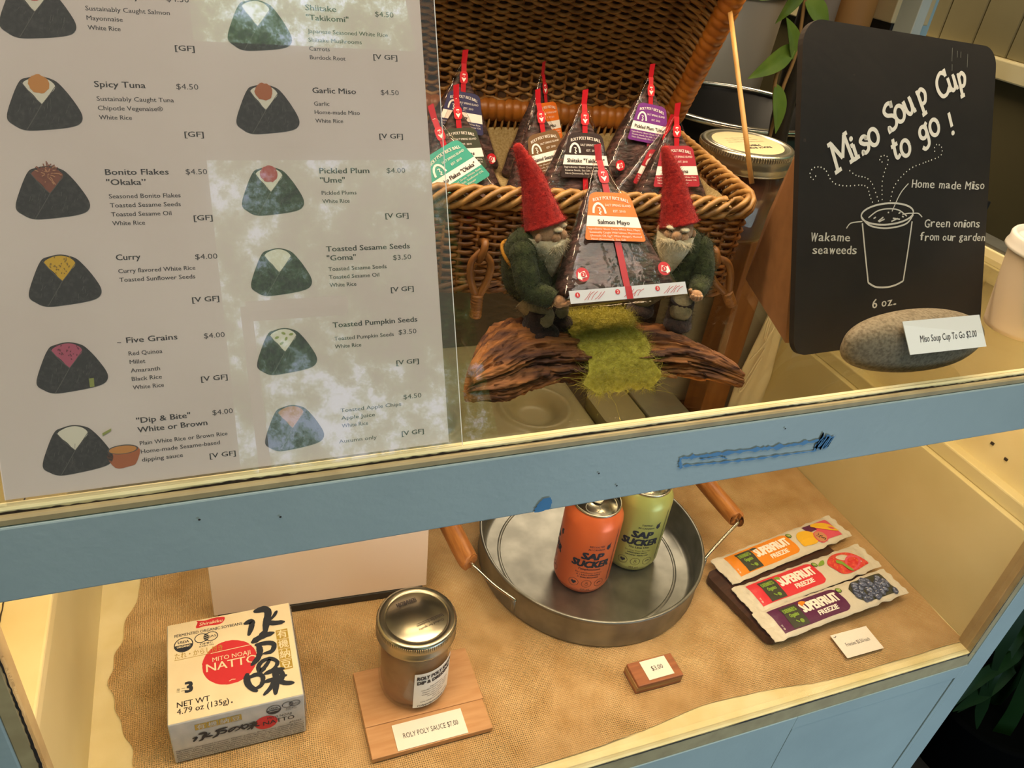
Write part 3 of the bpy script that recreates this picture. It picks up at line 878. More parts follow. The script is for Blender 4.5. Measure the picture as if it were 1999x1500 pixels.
# lid: hinged at the back edge, leaning forward over the parcels
TL = math.radians(-30)
LU = V((0, math.sin(TL), math.cos(TL))); LN = V((0, -math.cos(TL), math.sin(TL)))     # up the lid; out of its inner face
HO = V((0, BD / 2 - 0.004, BH + 0.004))
LW, LH = 0.345, 0.212
def lidp(u, v, d_=0.0): return HO + V((u, 0, 0)) + LU * v + LN * d_
def bowl(u, v):
    e_ = min(LW / 2 - abs(u), v - 0.004, LH - v)
    return -0.030 * (1 - math.exp(-max(e_ - 0.006, 0) / 0.016))
mb = MB()
z = 0.010; j = 0
while z < LH - 0.008:
    pts = []
    n_ = 150
    for i in range(n_ + 1):
        u = lerp(-LW / 2 + 0.008, LW / 2 - 0.008, i / n_)
        a = PI * u / 0.0112 + PI * (j % 2)
        zz = z + noise.noise(V((u * 25, z * 120, 4))) * 0.0016
        pts.append(lidp(u, zz, bowl(u, zz) + math.sin(a) * 0.0026))
    mb.tube(pts, (0.0019), 'wicker_light', 5)
    z += 0.0034; j += 1
for i in range(int(LW / 0.0112) + 1):
    u = -LW / 2 + 0.0056 + i * 0.0112
    if abs(u) < LW / 2 - 0.006:
        mb.tube([lidp(u, lerp(0.006, LH - 0.006, k / 14), bowl(u, lerp(0.006, LH - 0.006, k / 14)) - 0.0005) for k in range(15)], 0.0018, 'wicker', 5)
mb.grid(lambda u, v: lidp(lerp(-LW / 2 + 0.004, LW / 2 - 0.004, u), lerp(0.006, LH - 0.004, v), bowl(lerp(-LW / 2 + 0.004, LW / 2 - 0.004, u), lerp(0.006, LH - 0.004, v)) - 0.0022), 60, 40, 'lid_back')
lid = mb.build('woven_lid', hamp, local=True)
mb = MB()
loop = [V((x, y, 0)) for x, y in rrect(-LW / 2, 0.004, LW / 2, LH, 0.02, 8)]
ps = resample(catmull(loop, 4, True), 0.0011, True)
acc = 0; ctr = []; rads = []
for i, p in enumerate(ps):
    acc += (p - ps[i - 1]).length if i else 0
    ctr.append(lidp(p.x, p.y, 0.0))
    rads.append(0.0096 + 0.0016 * abs(math.sin(PI * acc / 0.0080)) ** 0.6)
mb.tube(ctr, rads, 'wicker_bind', 12, True)
mb.build('bound_edge', hamp, local=True).parent = lid
mb = MB()
for i in range(48):                                                 # cane wrapping along the hinge
    u = -0.155 + i * 0.0066
    mb.tube([V((u + 0.0007 * math.sin(t), BD / 2 - 0.004 + 0.0075 * math.cos(t), BH - 0.004 + 0.0095 * math.sin(t))) for t in [2 * PI * k / 10 for k in range(10)]], (0.0034, 0.0012), 'wicker_light', 6, True)
mb.build('hinge_wrapping', hamp, local=True)
# leather-like cane loops on the front
def cane_loop(x, swing):
    mb = MB()
    y = -BD / 2 - 0.010
    P_ = lambda a, b, c: V((x + a * math.cos(swing) + (b - 0.046) * math.sin(swing), y - c, 0.046 + (b - 0.046) * math.cos(swing) - a * math.sin(swing)))
    mb.tube(catmull([P_(0, 0.046, -0.008), P_(0.002, 0.050, 0.003), P_(0, 0.041, 0.006), P_(-0.001, 0.034, 0.0)], 6), 0.0030, 'leather', 8)
    mb.tube(catmull([P_(0, 0.043, 0.002), P_(0.0075, 0.034, 0.004), P_(0.0068, 0.020, 0.004), P_(0.001, 0.004, 0.003)], 8), (0.0022, 0.0030), 'leather', 8)
    mb.tube(catmull([P_(0, 0.043, 0.002), P_(-0.0075, 0.034, 0.004), P_(-0.0068, 0.020, 0.004), P_(-0.001, 0.004, 0.003)], 8), (0.0022, 0.0030), 'leather', 8)
    pts = [P_(0, lerp(0.006, -0.0145 if swing == 0 else -0.008, k / 24), 0.003) for k in range(25)]
    mb.tube(pts, [0.0045 + 0.0007 * abs(math.sin(k * PI / 3)) for k in range(25)], 'leather', 8)
    mb.build('cane_loop', hamp, local=True)
cane_loop(-0.052, 0.0)
cane_loop(0.141, math.radians(-32))

# the square stick that props the lid
mb = MB()
a, b = V((0.4405, 0.5345, 0.4885)), V((0.4372, 0.625, 0.6135))
mb.tube([a, a.lerp(b, .33), a.lerp(b, .66), b], [(0.0028, 0.0028), (0.0028, 0.0028), (0.0027, 0.0027), (0.0026, 0.0026)], 'stick_wood', 4)
single(mb, 'chopstick', 'plain square wooden chopstick propping up the hamper lid', 'chopstick', tuple(a))

# ================================================================== wrapped rice balls
BHt = 0.096
def bprof(f):
    """half width and half depth at height fraction f"""
    return 0.0458 * (1 - f) ** 0.95 + 0.0016, 0.0185 * (1 - f) ** 0.9 + 0.0008
def bloft(mb, f0, f1, m, shrink, n=36, rows=26, wob=0.0, seed=0):
    vs = []
    for j in range(rows + 1):
        f = lerp(f0, f1, j / rows)
        a, b = bprof(f)
        a -= shrink; b -= shrink
        rs = 1.0
        if shrink > 0:                                              # the rice itself is rounded off at top and base
            e_ = min((j + 0.6) / 3.0, 1.0); rs = e_ ** 0.4
            if f > 0.62: rs *= math.sqrt(max(1 - ((f - 0.62) / (f1 - 0.62 + 0.004)) ** 2, 0.0))
        for k in range(n):
            t = 2 * PI * k / n
            c, s_ = math.cos(t), math.sin(t)
            x = math.copysign(abs(c) ** 0.55, c) * a * rs; y = math.copysign(abs(s_) ** 0.55, s_) * b * (0.6 + 0.4 * rs)
            w_ = wob * noise.noise(V((x * 60 + seed * 9, y * 60, f * 7)))
            vs.append(V((x * (1 + w_ * 12), y + w_ * (1 if s_ > 0 else -1), f * BHt + (0.0005 if shrink > 0 else 0))))
    fs = [(j * n + k, j * n + (k + 1) % n, (j + 1) * n + (k + 1) % n, (j + 1) * n + k) for j in range(rows) for k in range(n)]
    fs += [tuple(range(n - 1, -1, -1)), tuple(rows * n + k for k in range(n))]
    mb.add(vs, fs, m, True)
def FP(u, v, w=0.0):
    """millimetres on the sloping front of a parcel"""
    f = min(max(v / 1000 / BHt, 0), 1)
    return V((u / 1000, -bprof(f)[1] - 0.0004 - w, v / 1000))
def rice_ball(kind, color, flavour, label, tip, roll, tilt, yaw, lrot=0.0, group=None, show_base=False, ing=None, big=1.0):
    r = Euler((math.radians(-tilt), math.radians(roll), math.radians(yaw)), 'XYZ')
    loc = V(tip) - (r.to_matrix() @ V((0, 0, BHt + 0.004)))
    t = thing('wrapped_rice_ball', label, 'rice ball', tuple(loc), tuple(r), group)
    sd = len(RM)
    mb = MB(); bloft(mb, 0.004, 0.90, 'nori', 0.0013, seed=sd, wob=0.0012)
    mb.build('seaweed_rice', t, local=True)
    mb = MB(); bloft(mb, 0.0, 1.0, 'film', 0.0, wob=0.0009, seed=sd)
    for sx in (-1, 1):                                              # folded film ears and the flat fin at the tip
        mb.add([(sx * 0.0460, -0.016, 0.0005), (sx * 0.0460, 0.016, 0.0005), (sx * 0.0520, -0.006, -0.0015), (sx * 0.0520, 0.006, -0.001), (sx * 0.043, -0.012, 0.006)],
               [(0, 1, 3, 2), (0, 2, 4)], 'film', True)
    mb.add([(-0.0045, 0, BHt * .95), (0.0045, 0, BHt * .95), (0.0055, 0.0006, BHt + 0.010), (-0.0045, -0.0006, BHt + 0.008)], [(0, 1, 2, 3)], 'film', False)
    mb.build('clear_film', t, local=True)
    mb = MB()
    rows = 24
    pts = [FP(-2.3 if i % 2 == 0 else 2.3, lerp(1, 94, (i // 2) / rows), 0.0003) for i in range(2 * rows + 2)]
    mb.add(pts, [(2 * i, 2 * i + 1, 2 * i + 3, 2 * i + 2) for i in range(rows)], 'red_tape', False)
    mb.add([(-0.0024, -0.0012, BHt * .97), (0.0024, -0.0012, BHt * .97), (0.0030, -0.0014, BHt + 0.0095), (-0.0022, -0.0016, BHt + 0.0085)], [(0, 1, 2, 3)], 'red_tape', False)
    mb.build('tear_strip', t, local=True)
    mb = MB()
    mb.poly(c2([(-3.2, 86.5), (-3.6, 82), (-2.6, 78.2), (2.6, 78.2), (3.6, 82), (3.2, 86.5), (0, 88)], 4, True), 'badge_red', FP, 0.0007)
    mb.poly([(-2.2, 82.5), (-1.2, 82.5), (-1.2, 85.8), (1.2, 85.8), (1.2, 82.5), (2.2, 82.5), (0, 79.0)], 'white_print', FP, 0.0009)
    mb.disc(0, 83.6, 1.5, 'badge_red', FP, 0.0011, 14)
    mb.text('1', 0, 82.9, 1.6, 'white_print', FP, 0.0012, align='c', bold=.02)
    mb.build('opening_badge', t, local=True)
    for sx, dg in ((-1, '2'), (1, '3')):
        mb = MB()
        cu = sx * 29.5; cv = 17.5
        mb.disc(cu, cv, 4.6, 'badge_red', FP, 0.0007, 22)
        mb.poly([(cu + sx * 3.9, cv - 2.2), (cu + sx * 1.0, cv - 3.6), (cu + sx * 1.4, cv - 2.6), (cu - sx * 2.8, cv - 1.6), (cu - sx * 1.6, cv + 2.4), (cu + sx * 2.2, cv + 1.0), (cu + sx * 2.8, cv + 2.0)], 'white_print', FP, 0.0009)
        mb.disc(cu - sx * 0.3, cv - 0.1, 1.75, 'badge_red', FP, 0.0011, 16)
        mb.text(dg, cu - sx * 0.3, cv - 0.85, 1.7, 'white_print', FP, 0.0012, align='c', bold=.02)
        mb.build('opening_badge', t, local=True)
    # the flavour sticker
    mb = MB()
    cr_, sr_ = math.cos(math.radians(lrot)), math.sin(math.radians(lrot))
    def LP(u, v, w=0.0):
        a = u * big; b = (v - 55) * big
        return FP(a * cr_ - b * sr_, 55 + a * sr_ + b * cr_, 0.0012 + w)
    def hw(v):
        f = (v - 38) / 33
        h_ = lerp(21.8, 14.2, f)
        if v > 66.5: h_ -= 4.5 - math.sqrt(max(4.5 ** 2 - (v - 66.5) ** 2, 0))
        if v < 39.5: h_ -= 1.5 - math.sqrt(max(1.5 ** 2 - (39.5 - v) ** 2, 0))
        return h_
    def band(v0, v1, m, n=8):
        vs = []
        for i in range(n + 1):
            v = lerp(v0, v1, i / n)
            vs += [LP(-hw(v), v), LP(-hw(v) * .33, v), LP(hw(v) * .33, v), LP(hw(v), v)]
        mb.add(vs, [(4 * i + q, 4 * i + q + 1, 4 * i + q + 5, 4 * i + q + 4) for i in range(n) for q in range(3)], m, False)
    band(38, 47.4, color); band(47.4, 54.6, 'white_print'); band(54.6, 71, color, 14)
    PW = lambda u, v, w=0: LP(u, v + 0.9 - 0.012 * u * u, 0.0003)
    mb.text('ROLY POLY RICE BALL', 0, 65.2, 2.3, 'white_print', PW, width=25.5, align='c', bold=.03)
    PQ = lambda u, v, w=0: LP(u, v, 0.0003)
    mb.text('SALT SPRING ISLAND', 4.6, 61.4, 1.55, 'white_print', PQ, width=18.5, align='c')
    mb.text('EST. 2010', 5.0, 57.4, 1.5, 'white_print', PQ, width=8.8, align='c')
    arch = c2([(-14.2, 56.0), (-13.6, 59.6), (-11.8, 62.6), (-9.6, 63.6), (-7.4, 62.6), (-5.4, 59.6), (-4.6, 56.0), (-6.2, 55.6), (-6.9, 58.6), (-9.0, 59.6), (-11.6, 58.4), (-12.4, 55.8)], 3, True)
    mb.stroke(c2([(-13.6, 56.2), (-13.0, 59.8), (-11.4, 62.2), (-9.4, 63.0), (-7.2, 62.0), (-5.6, 59.4), (-5.0, 56.2)], 4), 1.5, 'white_print', PQ)
    mb.stroke(c2([(-10.2, 60.0), (-8.4, 59.8), (-9.2, 58.2), (-8.0, 57.2), (-9.6, 56.2), (-8.2, 55.6)], 4), 0.6, 'white_print', PQ)
    mb.text(flavour, 0, 49.2, 2.9, 'ink', PQ, width=min(32, 2.05 * len(flavour)), align='c', bold=.028)
    for i, ln in enumerate(ing or ['Ingredients: Short Grain White Rice,', 'Sesame Seeds, Sea Salt, Sunflower Oil,', 'Nori (Seaweed), Rice Vinegar']):
        mb.text(ln, -18.5 + 0.4 * i, 45.0 - 2.3 * i, 1.35, 'white_print', PQ, width=min(36.5, 1.02 * len(ln)), bold=.012 if i else .02)
    mb.build('flavour_sticker', t, local=True)
    if show_base:
        mb = MB()
        vs = []
        n = 20
        FB = lambda u, v, w=0.0: V((u / 1000, -bprof(0)[1] - 0.0012 - w + v * 0.00012, v / 1000))
        mb.rect(-41.5, -0.6, 42.5, 7.6, 'strip_white', FB, 0, 12, 1)
        for u, dg in ((-36, '1'), (-8, '2'), (21, '3')):
            mb.disc(u, 4.6, 1.7, 'badge_red', FB, 0.0002, 16)
            mb.text(dg, u, 3.7, 1.9, 'white_print', FB, 0.0004, align='c', bold=.02)
            rn = random.Random(u)
            for q in range(5):
                x0 = u + 4 + q * 2.4
                mb.stroke(c2([(x0, 1.0), (x0 + 2.5, 3.4 + rn.uniform(-1, 1)), (x0 + 5.5, 5.6 + rn.uniform(-1.5, .6))], 4), 0.3, 'red_tape', FB, 0.0003)
        mb.rect(-2.3, -0.6, 2.3, 7.6, 'red_tape', FB, 0.00035)
        mb.build('printed_base_strip', t, local=True)
    return t
G = 'wrapped rice balls in the hamper'
rice_ball('f', 'lab_orange', 'Salmon Mayo', 'rice ball with orange sticker carried between the two felt gnomes', (0.2450, 0.457, 0.5405), -1, 36, 0, -5, None, True,
          ['Ingredients: Short Grain White Rice, Mayo', 'Sustainably Caught Wild Salmon, Mayonnaise', '(Avocado Oil, Egg*, White Vinegar), Mustard', 'Nori (Seaweed), Sea Salt'])
rice_ball('b', 'lab_teal', 'Bonito Flakes "Okaka"', 'rice ball with teal sticker, tilted at the left front of the hamper', (0.1715, 0.600, 0.5255), -17, 18, 4, 12, G, False, None, 1.12)
rice_ball('b', 'lab_olive', 'Five Grains', 'rice ball with dark olive sticker half hidden behind the teal one', (0.2040, 0.645, 0.5305), -3, 12, 0, 0, G)
rice_ball('b', 'lab_navy', 'Curry', 'rice ball with navy sticker, rearmost at the left of the hamper', (0.2225, 0.686, 0.550), 4, 8, 0, -4, G)
rice_ball('b', 'lab_brown', 'Toasted Sesame Seeds', 'rice ball with brown sticker standing left of the dark brown one', (0.268, 0.622, 0.5345), -5, 14, 8, 5, G)
rice_ball('b', 'lab_orange', 'Garlic Miso', 'rice ball with orange sticker turned aside behind the brown one', (0.2945, 0.680, 0.5445), 2, 6, 32, 0, G)
rice_ball('b', 'lab_dark', 'Shiitake "Takikomi"', 'rice ball with dark brown sticker directly behind the carried orange one', (0.2935, 0.586, 0.5440), 2, 16, 0, 0, G, False, None, 1.05)
rice_ball('b', 'lab_purple', 'Pickled Plum "Ume"', 'rice ball with purple sticker standing at the back right of the hamper', (0.3835, 0.642, 0.5545), 3, 14, 0, -6, G)
rice_ball('b', 'lab_crimson', 'Spicy Tuna', 'leaning rice ball with crimson sticker half hidden behind the red one', (0.3960, 0.613, 0.5190), 17, 12, -4, 0, G)
rice_ball('b', 'lab_red', 'Spicy Tuna', 'rice ball with red sticker in the right front corner behind the right gnome', (0.3765, 0.577, 0.5380), -2, 14, -6, 0, G)

# ================================================================== driftwood with the two felt gnomes
log = thing('driftwood_log', 'weathered brown driftwood log under the two felt gnomes', 'driftwood', (0.245, 0.405, 0.4005))
LSP = [((0.1440, 0.387, 0.4090), (0.0005, 0.0005)), ((0.1455, 0.388, 0.4090), (0.006, 0.007)), ((0.150, 0.390, 0.412), (0.012, 0.012)), ((0.165, 0.400, 0.4145), (0.026, 0.0155)), ((0.186, 0.413, 0.4160), (0.032, 0.0180)), ((0.213, 0.414, 0.4160), (0.030, 0.0165)),
       ((0.245, 0.412, 0.4140), (0.025, 0.0135)), ((0.275, 0.410, 0.4135), (0.026, 0.0130)), ((0.300, 0.405, 0.4135), (0.026, 0.0125)), ((0.318, 0.393, 0.4120), (0.020, 0.0115)),
       ((0.331, 0.379, 0.4105), (0.013, 0.0095)), ((0.3405, 0.3695, 0.4085), (0.008, 0.0075)), ((0.3425, 0.3675, 0.4080), (0.003, 0.003)), ((0.3432, 0.3668, 0.4078), (0.0004, 0.0004))]
cs = catmull([p for p, r in LSP], 14); rs_ = catmull([(r[0], r[1], 0) for p, r in LSP], 14)
mb = MB()
def bark(u, v):
    k = u * (len(cs) - 1); i = min(int(k), len(cs) - 2); f = k - i
    c = cs[i].lerp(cs[i + 1], f); r = rs_[i].lerp(rs_[i + 1], f)
    t = 2 * PI * v
    q = V((c.x * 24, math.cos(t) * 2.2, math.sin(t) * 2.2))
    rid = abs(noise.noise(V((q.x * 0.7, q.y * 2.2, q.z * 2.2)))) * 0.34 + abs(noise.noise(V((q.x * 2.0 + 9, q.y * 5.5, q.z * 5.5)))) * 0.24 + abs(noise.noise(V((q.x * 5.0, q.y * 13, q.z * 13)))) * 0.10
    big = noise.noise(V((q.x * 0.6 + 3, q.y * 0.8, q.z * 0.8))) * 0.22
    step = 0.16 if noise.noise(V((q.x * 0.9 + 20, q.y * 1.6, q.z * 1.6))) > 0.08 else 0.0
    k2 = 1.06 + big - rid * 1.0 + step
    y = math.cos(t) * r.x * k2; z = math.sin(t) * r.y * k2
    return V((c.x + 0.004 * noise.noise(V((q.y, q.z, q.x))), c.y + y, max(c.z + z, 0.4008)))
mb.grid(lambda v, u: bark(u, v), 150, 360, 'driftwood', True, True)
mb.build('bark_body', log)
# moss-coloured wool laid over the middle of the log
mb = MB()
def moss(u, v):
    x = lerp(0.2185 + 0.013 * v, 0.2790 - 0.002 * v, u) + (u - .5) * 0.024 * noise.noise(V((v * 6, 2 if u > .5 else 7, 0))) 
    path = catmull([(0, 0.462, 0.4030), (0, 0.446, 0.424), (0, 0.428, 0.4335), (0, 0.408, 0.4335), (0, 0.392, 0.4285), (0, 0.3815, 0.4180), (0, 0.3785, 0.4075), (0, 0.3775, 0.4025)], 6)
    k = v * (len(path) - 1); i = min(int(k), len(path) - 2); p = path[i].lerp(path[i + 1], k - i)
    e_ = min(u, 1 - u)
    b = 0.003 * noise.noise(V((u * 6, v * 8, 3))) - 0.004 * math.exp(-e_ / 0.06)
    return V((x, p.y + b * 0.6, max(p.z + b, 0.4015)))
mb.grid(moss, 40, 60, 'moss_wool')
mb.fuzz(26000, 0.0100, 0.00008, 'moss_wool', 5, curl=2.4, f1=2400)
mb.fuzz(500, 0.024, 0.00009, 'moss_wool', 6, curl=1.6, f0=1600, f1=2400)
single(mb, 'moss_wool_tuft', 'yellow-green felting wool draped like moss over the driftwood log', 'felt moss', (0.25, 0.41, 0.402))

def limb(mb, pts, rad, m, n=14, k=6, T=None):
    p = catmull(pts, k); r = [q.x for q in catmull([(a, 0, 0) for a in rad], k)]
    mb.tube(p, r, m, n, T=T)
def gnome(label, foot, face, side, hat_tip, hat_c, head_c, chest, hip, hand, boots, knee_c, seed, sash):
    """face: horizontal unit direction the gnome looks; side: towards the arm that shows"""
    t = thing('felt_gnome', label, 'gnome figurine', foot, group=None)
    F = V(face).normalized(); S = V((-F.y, F.x, 0))
    hat_c, head_c, chest, hip, hat_tip = V(hat_c), V(head_c), V(chest), V(hip), V(hat_tip)
    mb = MB()
    mid = hat_c.lerp(hat_tip, 0.5) + V((0.002, 0.001, 0.002))
    path = catmull([hat_c - (hat_tip - hat_c) * 0.06, hat_c.lerp(hat_tip, 0.25) + V((0.0012, 0, 0)), mid, hat_c.lerp(hat_tip, 0.78) + V((0.001, 0, 0.001)), hat_tip], 8)
    L = len(path)
    mb.tube(path, [max(0.0122 * (1 - (i / (L - 1)) ** 1.15) + 0.0022 * (1 - i / (L - 1)) ** 6 + 0.0021 * (i / (L - 1)) - (0.0020 if i == L - 1 else 0), .0008) + 0.0005 * noise.noise(V((i * .7, seed, 0))) for i in range(L)], 'felt_red', 24)
    mb.fuzz(2600, 0.0034, 0.00007, 'felt_red', seed, curl=1.2)
    mb.build('pointed_hat', t)
    # head with a face: brow, nose, cheeks
    mb = MB()
    mb.ball(head_c, (0.0115, 0.0115, 0.0120), 'felt_skin', 20, 14)
    nose = head_c + F * 0.0122 + V((0, 0, -0.0002))
    mb.ball(nose, (0.0038, 0.0038, 0.0036), 'felt_skin', 12, 8)
    for s_ in (-1, 1):
        mb.ball(head_c + F * 0.0095 + S * s_ * 0.0052 + V((0, 0, -0.001)), 0.0036, 'felt_skin', 10, 8)
        mb.ball(head_c + S * s_ * 0.0118 + V((0, 0, -0.0015)), (0.0022, 0.0022, 0.0035), 'felt_skin', 10, 8)       # ears
    mb.fuzz(900, 0.0022, 0.00007, 'felt_skin', seed + 1, curl=1.2)
    hd = mb.build('head', t)
    mb = MB()
    for s_ in (-1, 1):
        mb.ball(head_c + F * 0.0102 + S * s_ * 0.0048 + V((0, 0, 0.0046)), (0.0036, 0.0030, 0.0015), 'felt_cream', 12, 8)
    mb.fuzz(160, 0.003, 0.00006, 'felt_cream', seed + 9, curl=1.2)
    mb.build('eyebrows', t).parent = hd
    mb = MB()
    for s_ in (-1, 1):
        mb.ball(head_c + F * 0.0108 + S * s_ * 0.0038 + V((0, 0, 0.0020)), 0.0006, 'felt_brown', 8, 6)
    mb.build('eyes', t).parent = hd
    # beard: a tapering wool bib from ear to ear
    mb = MB()
    def beard(u, v):
        a = (u - 0.5) * 2 * 1.9
        d_ = F * math.cos(a) + S * math.sin(a)
        z = lerp(0.0005, -0.034, v) * (1 - 0.45 * abs(u - 0.5) * 2 * (1 if v > .2 else v * 5))
        r = lerp(0.0132, 0.0048, v ** 1.3) * (1 + 0.12 * math.sin(v * PI)) + 0.0006 * noise.noise(V((u * 9, v * 3, seed)))
        return head_c + d_ * r + F * (0.0045 * v + 0.001) + V((0, 0, z - 0.0028))
    mb.grid(beard, 40, 24, 'felt_cream')
    mb.grid(lambda u, v: beard(u, v) - F * 0.003, 20, 12, 'felt_cream')
    for s_ in (-1, 1):
        mb.tube(catmull([head_c + F * 0.0138 + V((0, 0, -0.0034)), head_c + F * 0.0130 + S * s_ * 0.005 + V((0, 0, -0.005)), head_c + F * 0.009 + S * s_ * 0.010 + V((0, 0, -0.0062))], 5), [0.0022] * 5 + [0.002] * 5 + [0.0008], 'felt_cream', 10)
    mb.fuzz(5200, 0.0065, 0.00008, 'felt_cream', seed + 2, curl=0.9, bias=(0, 0, -0.8))
    mb.build('beard', t)
    # coat: torso and both sleeves in one piece
    mb = MB()
    limb(mb, [head_c + V((0, 0, -0.010)), chest + V((0, 0, 0.006)), chest.lerp(hip, 0.45) - F * 0.002, hip + V((0, 0, 0.002)), hip + V((0, 0, -0.006))], [0.0075, 0.0145, 0.0165, 0.0160, 0.0120], 'felt_green', 20)
    hands = []
    for s_ in (-1, 1):
        sh = chest + S * s_ * 0.0125 + V((0, 0, 0.006))
        ha = V(hand) + S * s_ * (0.0125 if sash else 0.0095)
        el = sh.lerp(ha, 0.5) + V((0, 0, -0.008)) + S * s_ * 0.004 - F * 0.004
        limb(mb, [sh, sh.lerp(el, .5) + S * s_ * 0.0015, el, el.lerp(ha, 0.6), ha - F * 0.003], [0.0085, 0.0086, 0.0082, 0.0070, 0.0058], 'felt_green', 14)
        mb.ball(sh, 0.0089, 'felt_green', 16, 10)
        hands.append((ha, s_))
    mb.fuzz(7000, 0.0044, 0.00009, 'felt_green', seed + 3, curl=1.3)
    coat = mb.build('coat', t)
    if sash:
        mb = MB()
        c0 = chest.lerp(hip, 0.22)
        ring = []
        for k in range(26):
            a = 2 * PI * k / 26
            d_ = F * math.cos(a) + S * math.sin(a)
            ring.append(c0 - F * 0.0015 + d_ * 0.0170 + V((0, 0, -0.010 * math.cos(a))))
        mb.tube(ring, (0.0016, 0.0012), 'felt_ochre', 8, True)
        mb.fuzz(160, 0.002, 0.00006, 'felt_ochre', seed + 8, curl=1.2)
        mb.build('sash', t)
    for ha, s_ in hands:                                            # felt hand: palm, four curled fingers, a thumb
        mb = MB()
        mb.ball(ha + F * 0.0006, (0.0046, 0.0046, 0.0040), 'felt_skin', 14, 10)
        for q in range(4):
            o = S * (q - 1.5) * 0.0020
            ln = (0.86, 1.0, 0.95, 0.78)[q]
            mb.tube(catmull([ha + F * 0.002 + o, ha + F * 0.0055 * ln + o + V((0, 0, 0.0002)), ha + F * 0.0080 * ln + o * 1.05 + V((0, 0, 0.0016)), ha + F * 0.0086 * ln + o * 1.05 + V((0, 0, 0.0036))], 4), [0.00125] * 8 + [0.0011] * 4 + [0.0009], 'felt_skin', 8)
        mb.tube(catmull([ha - S * s_ * 0.003 + V((0, 0, 0.001)), ha - S * s_ * 0.0052 + F * 0.002 + V((0, 0, 0.0034)), ha - S * s_ * 0.0048 + F * 0.0045 + V((0, 0, 0.0052))], 4), [0.0015] * 4 + [0.0013] * 4 + [0.001], 'felt_skin', 8)
        mb.fuzz(220, 0.002, 0.00005, 'felt_skin', seed + 4, curl=1.2)
        mb.build('hand', t)
    mb = MB()
    for (b, s_) in zip(boots, (-1, 1)):
        b = V(b)
        top = hip + S * s_ * 0.0075 + V((0, 0, -0.003))
        kn = V((b.x, b.y, 0)) + V((0, 0, lerp(b.z, top.z, 0.62))) + F * 0.0035
        limb(mb, [top, top.lerp(kn, .5), kn, V((b.x, b.y, b.z + 0.012))], [0.0098, 0.0090, 0.0082, 0.0072], 'felt_grey', 16)
    mb.fuzz(1100, 0.003, 0.00006, 'felt_grey', seed + 5, curl=1.2)
    mb.build('trousers', t)
    for b in boots:
        mb = MB()
        b = V(b)
        limb(mb, [b + V((0, 0, 0.0205)), b + V((0, 0, 0.012)), b + V((0, 0, 0.006)), b + F * 0.003 + V((0, 0, 0.0015))], [0.0088, 0.0092, 0.0096, 0.0088], 'felt_brown', 16)
        mb.ball(b + F * 0.006 + V((0, 0, 0.0042)), (0.0105, 0.0105, 0.0056), 'felt_brown', 16, 10)
        mb.fuzz(1000, 0.0034, 0.00007, 'felt_brown', seed + 6, curl=1.2)
        mb.build('boot', t)
    return t
gnome('felt gnome in red hat with ochre sash, holding the left end of the rice ball', (0.205, 0.424, 0.426), (0.78, -0.62, 0), None,
      (0.1855, 0.454, 0.5470), (0.2025, 0.434, 0.5030), (0.2030, 0.4320, 0.4975), (0.1945, 0.434, 0.4790), (0.1995, 0.432, 0.4550), (0.2125, 0.4085, 0.4630),
      ((0.2010, 0.4175, 0.4275), (0.2165, 0.428, 0.4275)), None, 11, True)
gnome('felt gnome in red hat facing out, holding the right end of the rice ball', (0.311, 0.422, 0.424), (-0.52, -0.85, 0), None,
      (0.2990, 0.463, 0.5430), (0.3110, 0.443, 0.4965), (0.3105, 0.4410, 0.4905), (0.3200, 0.4420, 0.4720), (0.3190, 0.440, 0.4500), (0.3070, 0.4110, 0.4560),
      ((0.2960, 0.442, 0.4250), (0.3145, 0.4185, 0.4245)), None, 31, False)

# ================================================================== chalkboard and its easel flap
BA = V((0.9982, 0.0606, 0)).normalized(); BPR = V((-BA.y, BA.x, 0)); BT = math.radians(23)
BU = BPR * math.sin(BT) + V((0, 0, 1)) * math.cos(BT)
BO = V((0.4143, 0.394, 0.4025))
PB = plane(BO, BA, BU, 0.001)
board = thing('chalkboard_sign', 'black chalkboard with white hand lettering and a drawn soup cup, on the glass shelf', 'chalkboard', tuple(BO))
mb = MB()
outl = []
for cu, cv, r, a0 in ((186, 214, 17, 0), (14, 225.5, 17, 90), (9.5, 13, 13, 180), (197, 9.5, 12, 270)):
    for k in range(8):
        t_ = math.radians(a0 + 90 * k / 7); outl.append((cu + r * math.cos(t_), cv + r * math.sin(t_)))
prism(mb, outl, PB, -0.005, 0.0, 'chalkboard')
for a, b, c_, d_ in ((150, 228, 150.5, 218), (168, 224, 168.5, 214), (156, 226, 156.2, 221), (160, 225.5, 160.2, 221), (151, 216, 151.4, 211)):
    mb.stroke([(a, b), (c_, d_)], 0.35, 'post_grey', PB, 0.0001)
mb.disc(47, 206, 1.3, 'caulk', PB, 0.0001, 10, 0.7); mb.disc(1.2, 160, 1.4, 'caulk', PB, 0.0001, 10)
mb.build('painted_panel', board)
CW = 0.00025
mb = MB()
S_ = lambda pts, t=2.6, m='chalk', k=6: mb.stroke(c2(pts, k) if k else pts, t, m, PB, CW)
def letter(strokes, ox, oy, sc_, rot, t):
    c, s_ = math.cos(rot), math.sin(rot)
    for st in strokes:
        pts = [(ox + (x * c - y * s_) * sc_, oy + (x * s_ + y * c) * sc_) for x, y in st]
        if len(st) == 9 and st[0] == st[-1] or len(st) == 9 and abs(st[0][1] - st[-1][1]) < 1e-6 and abs(st[0][0] - st[4][0]) < 0.12:
            mb.disc(sum(p[0] for p in pts[:8]) / 8, sum(p[1] for p in pts[:8]) / 8, t * 0.62, 'chalk', PB, CW, 14)
        else:
            mb.stroke(c2(pts, 5) if len(pts) > 2 else pts, t, 'chalk', PB, CW)
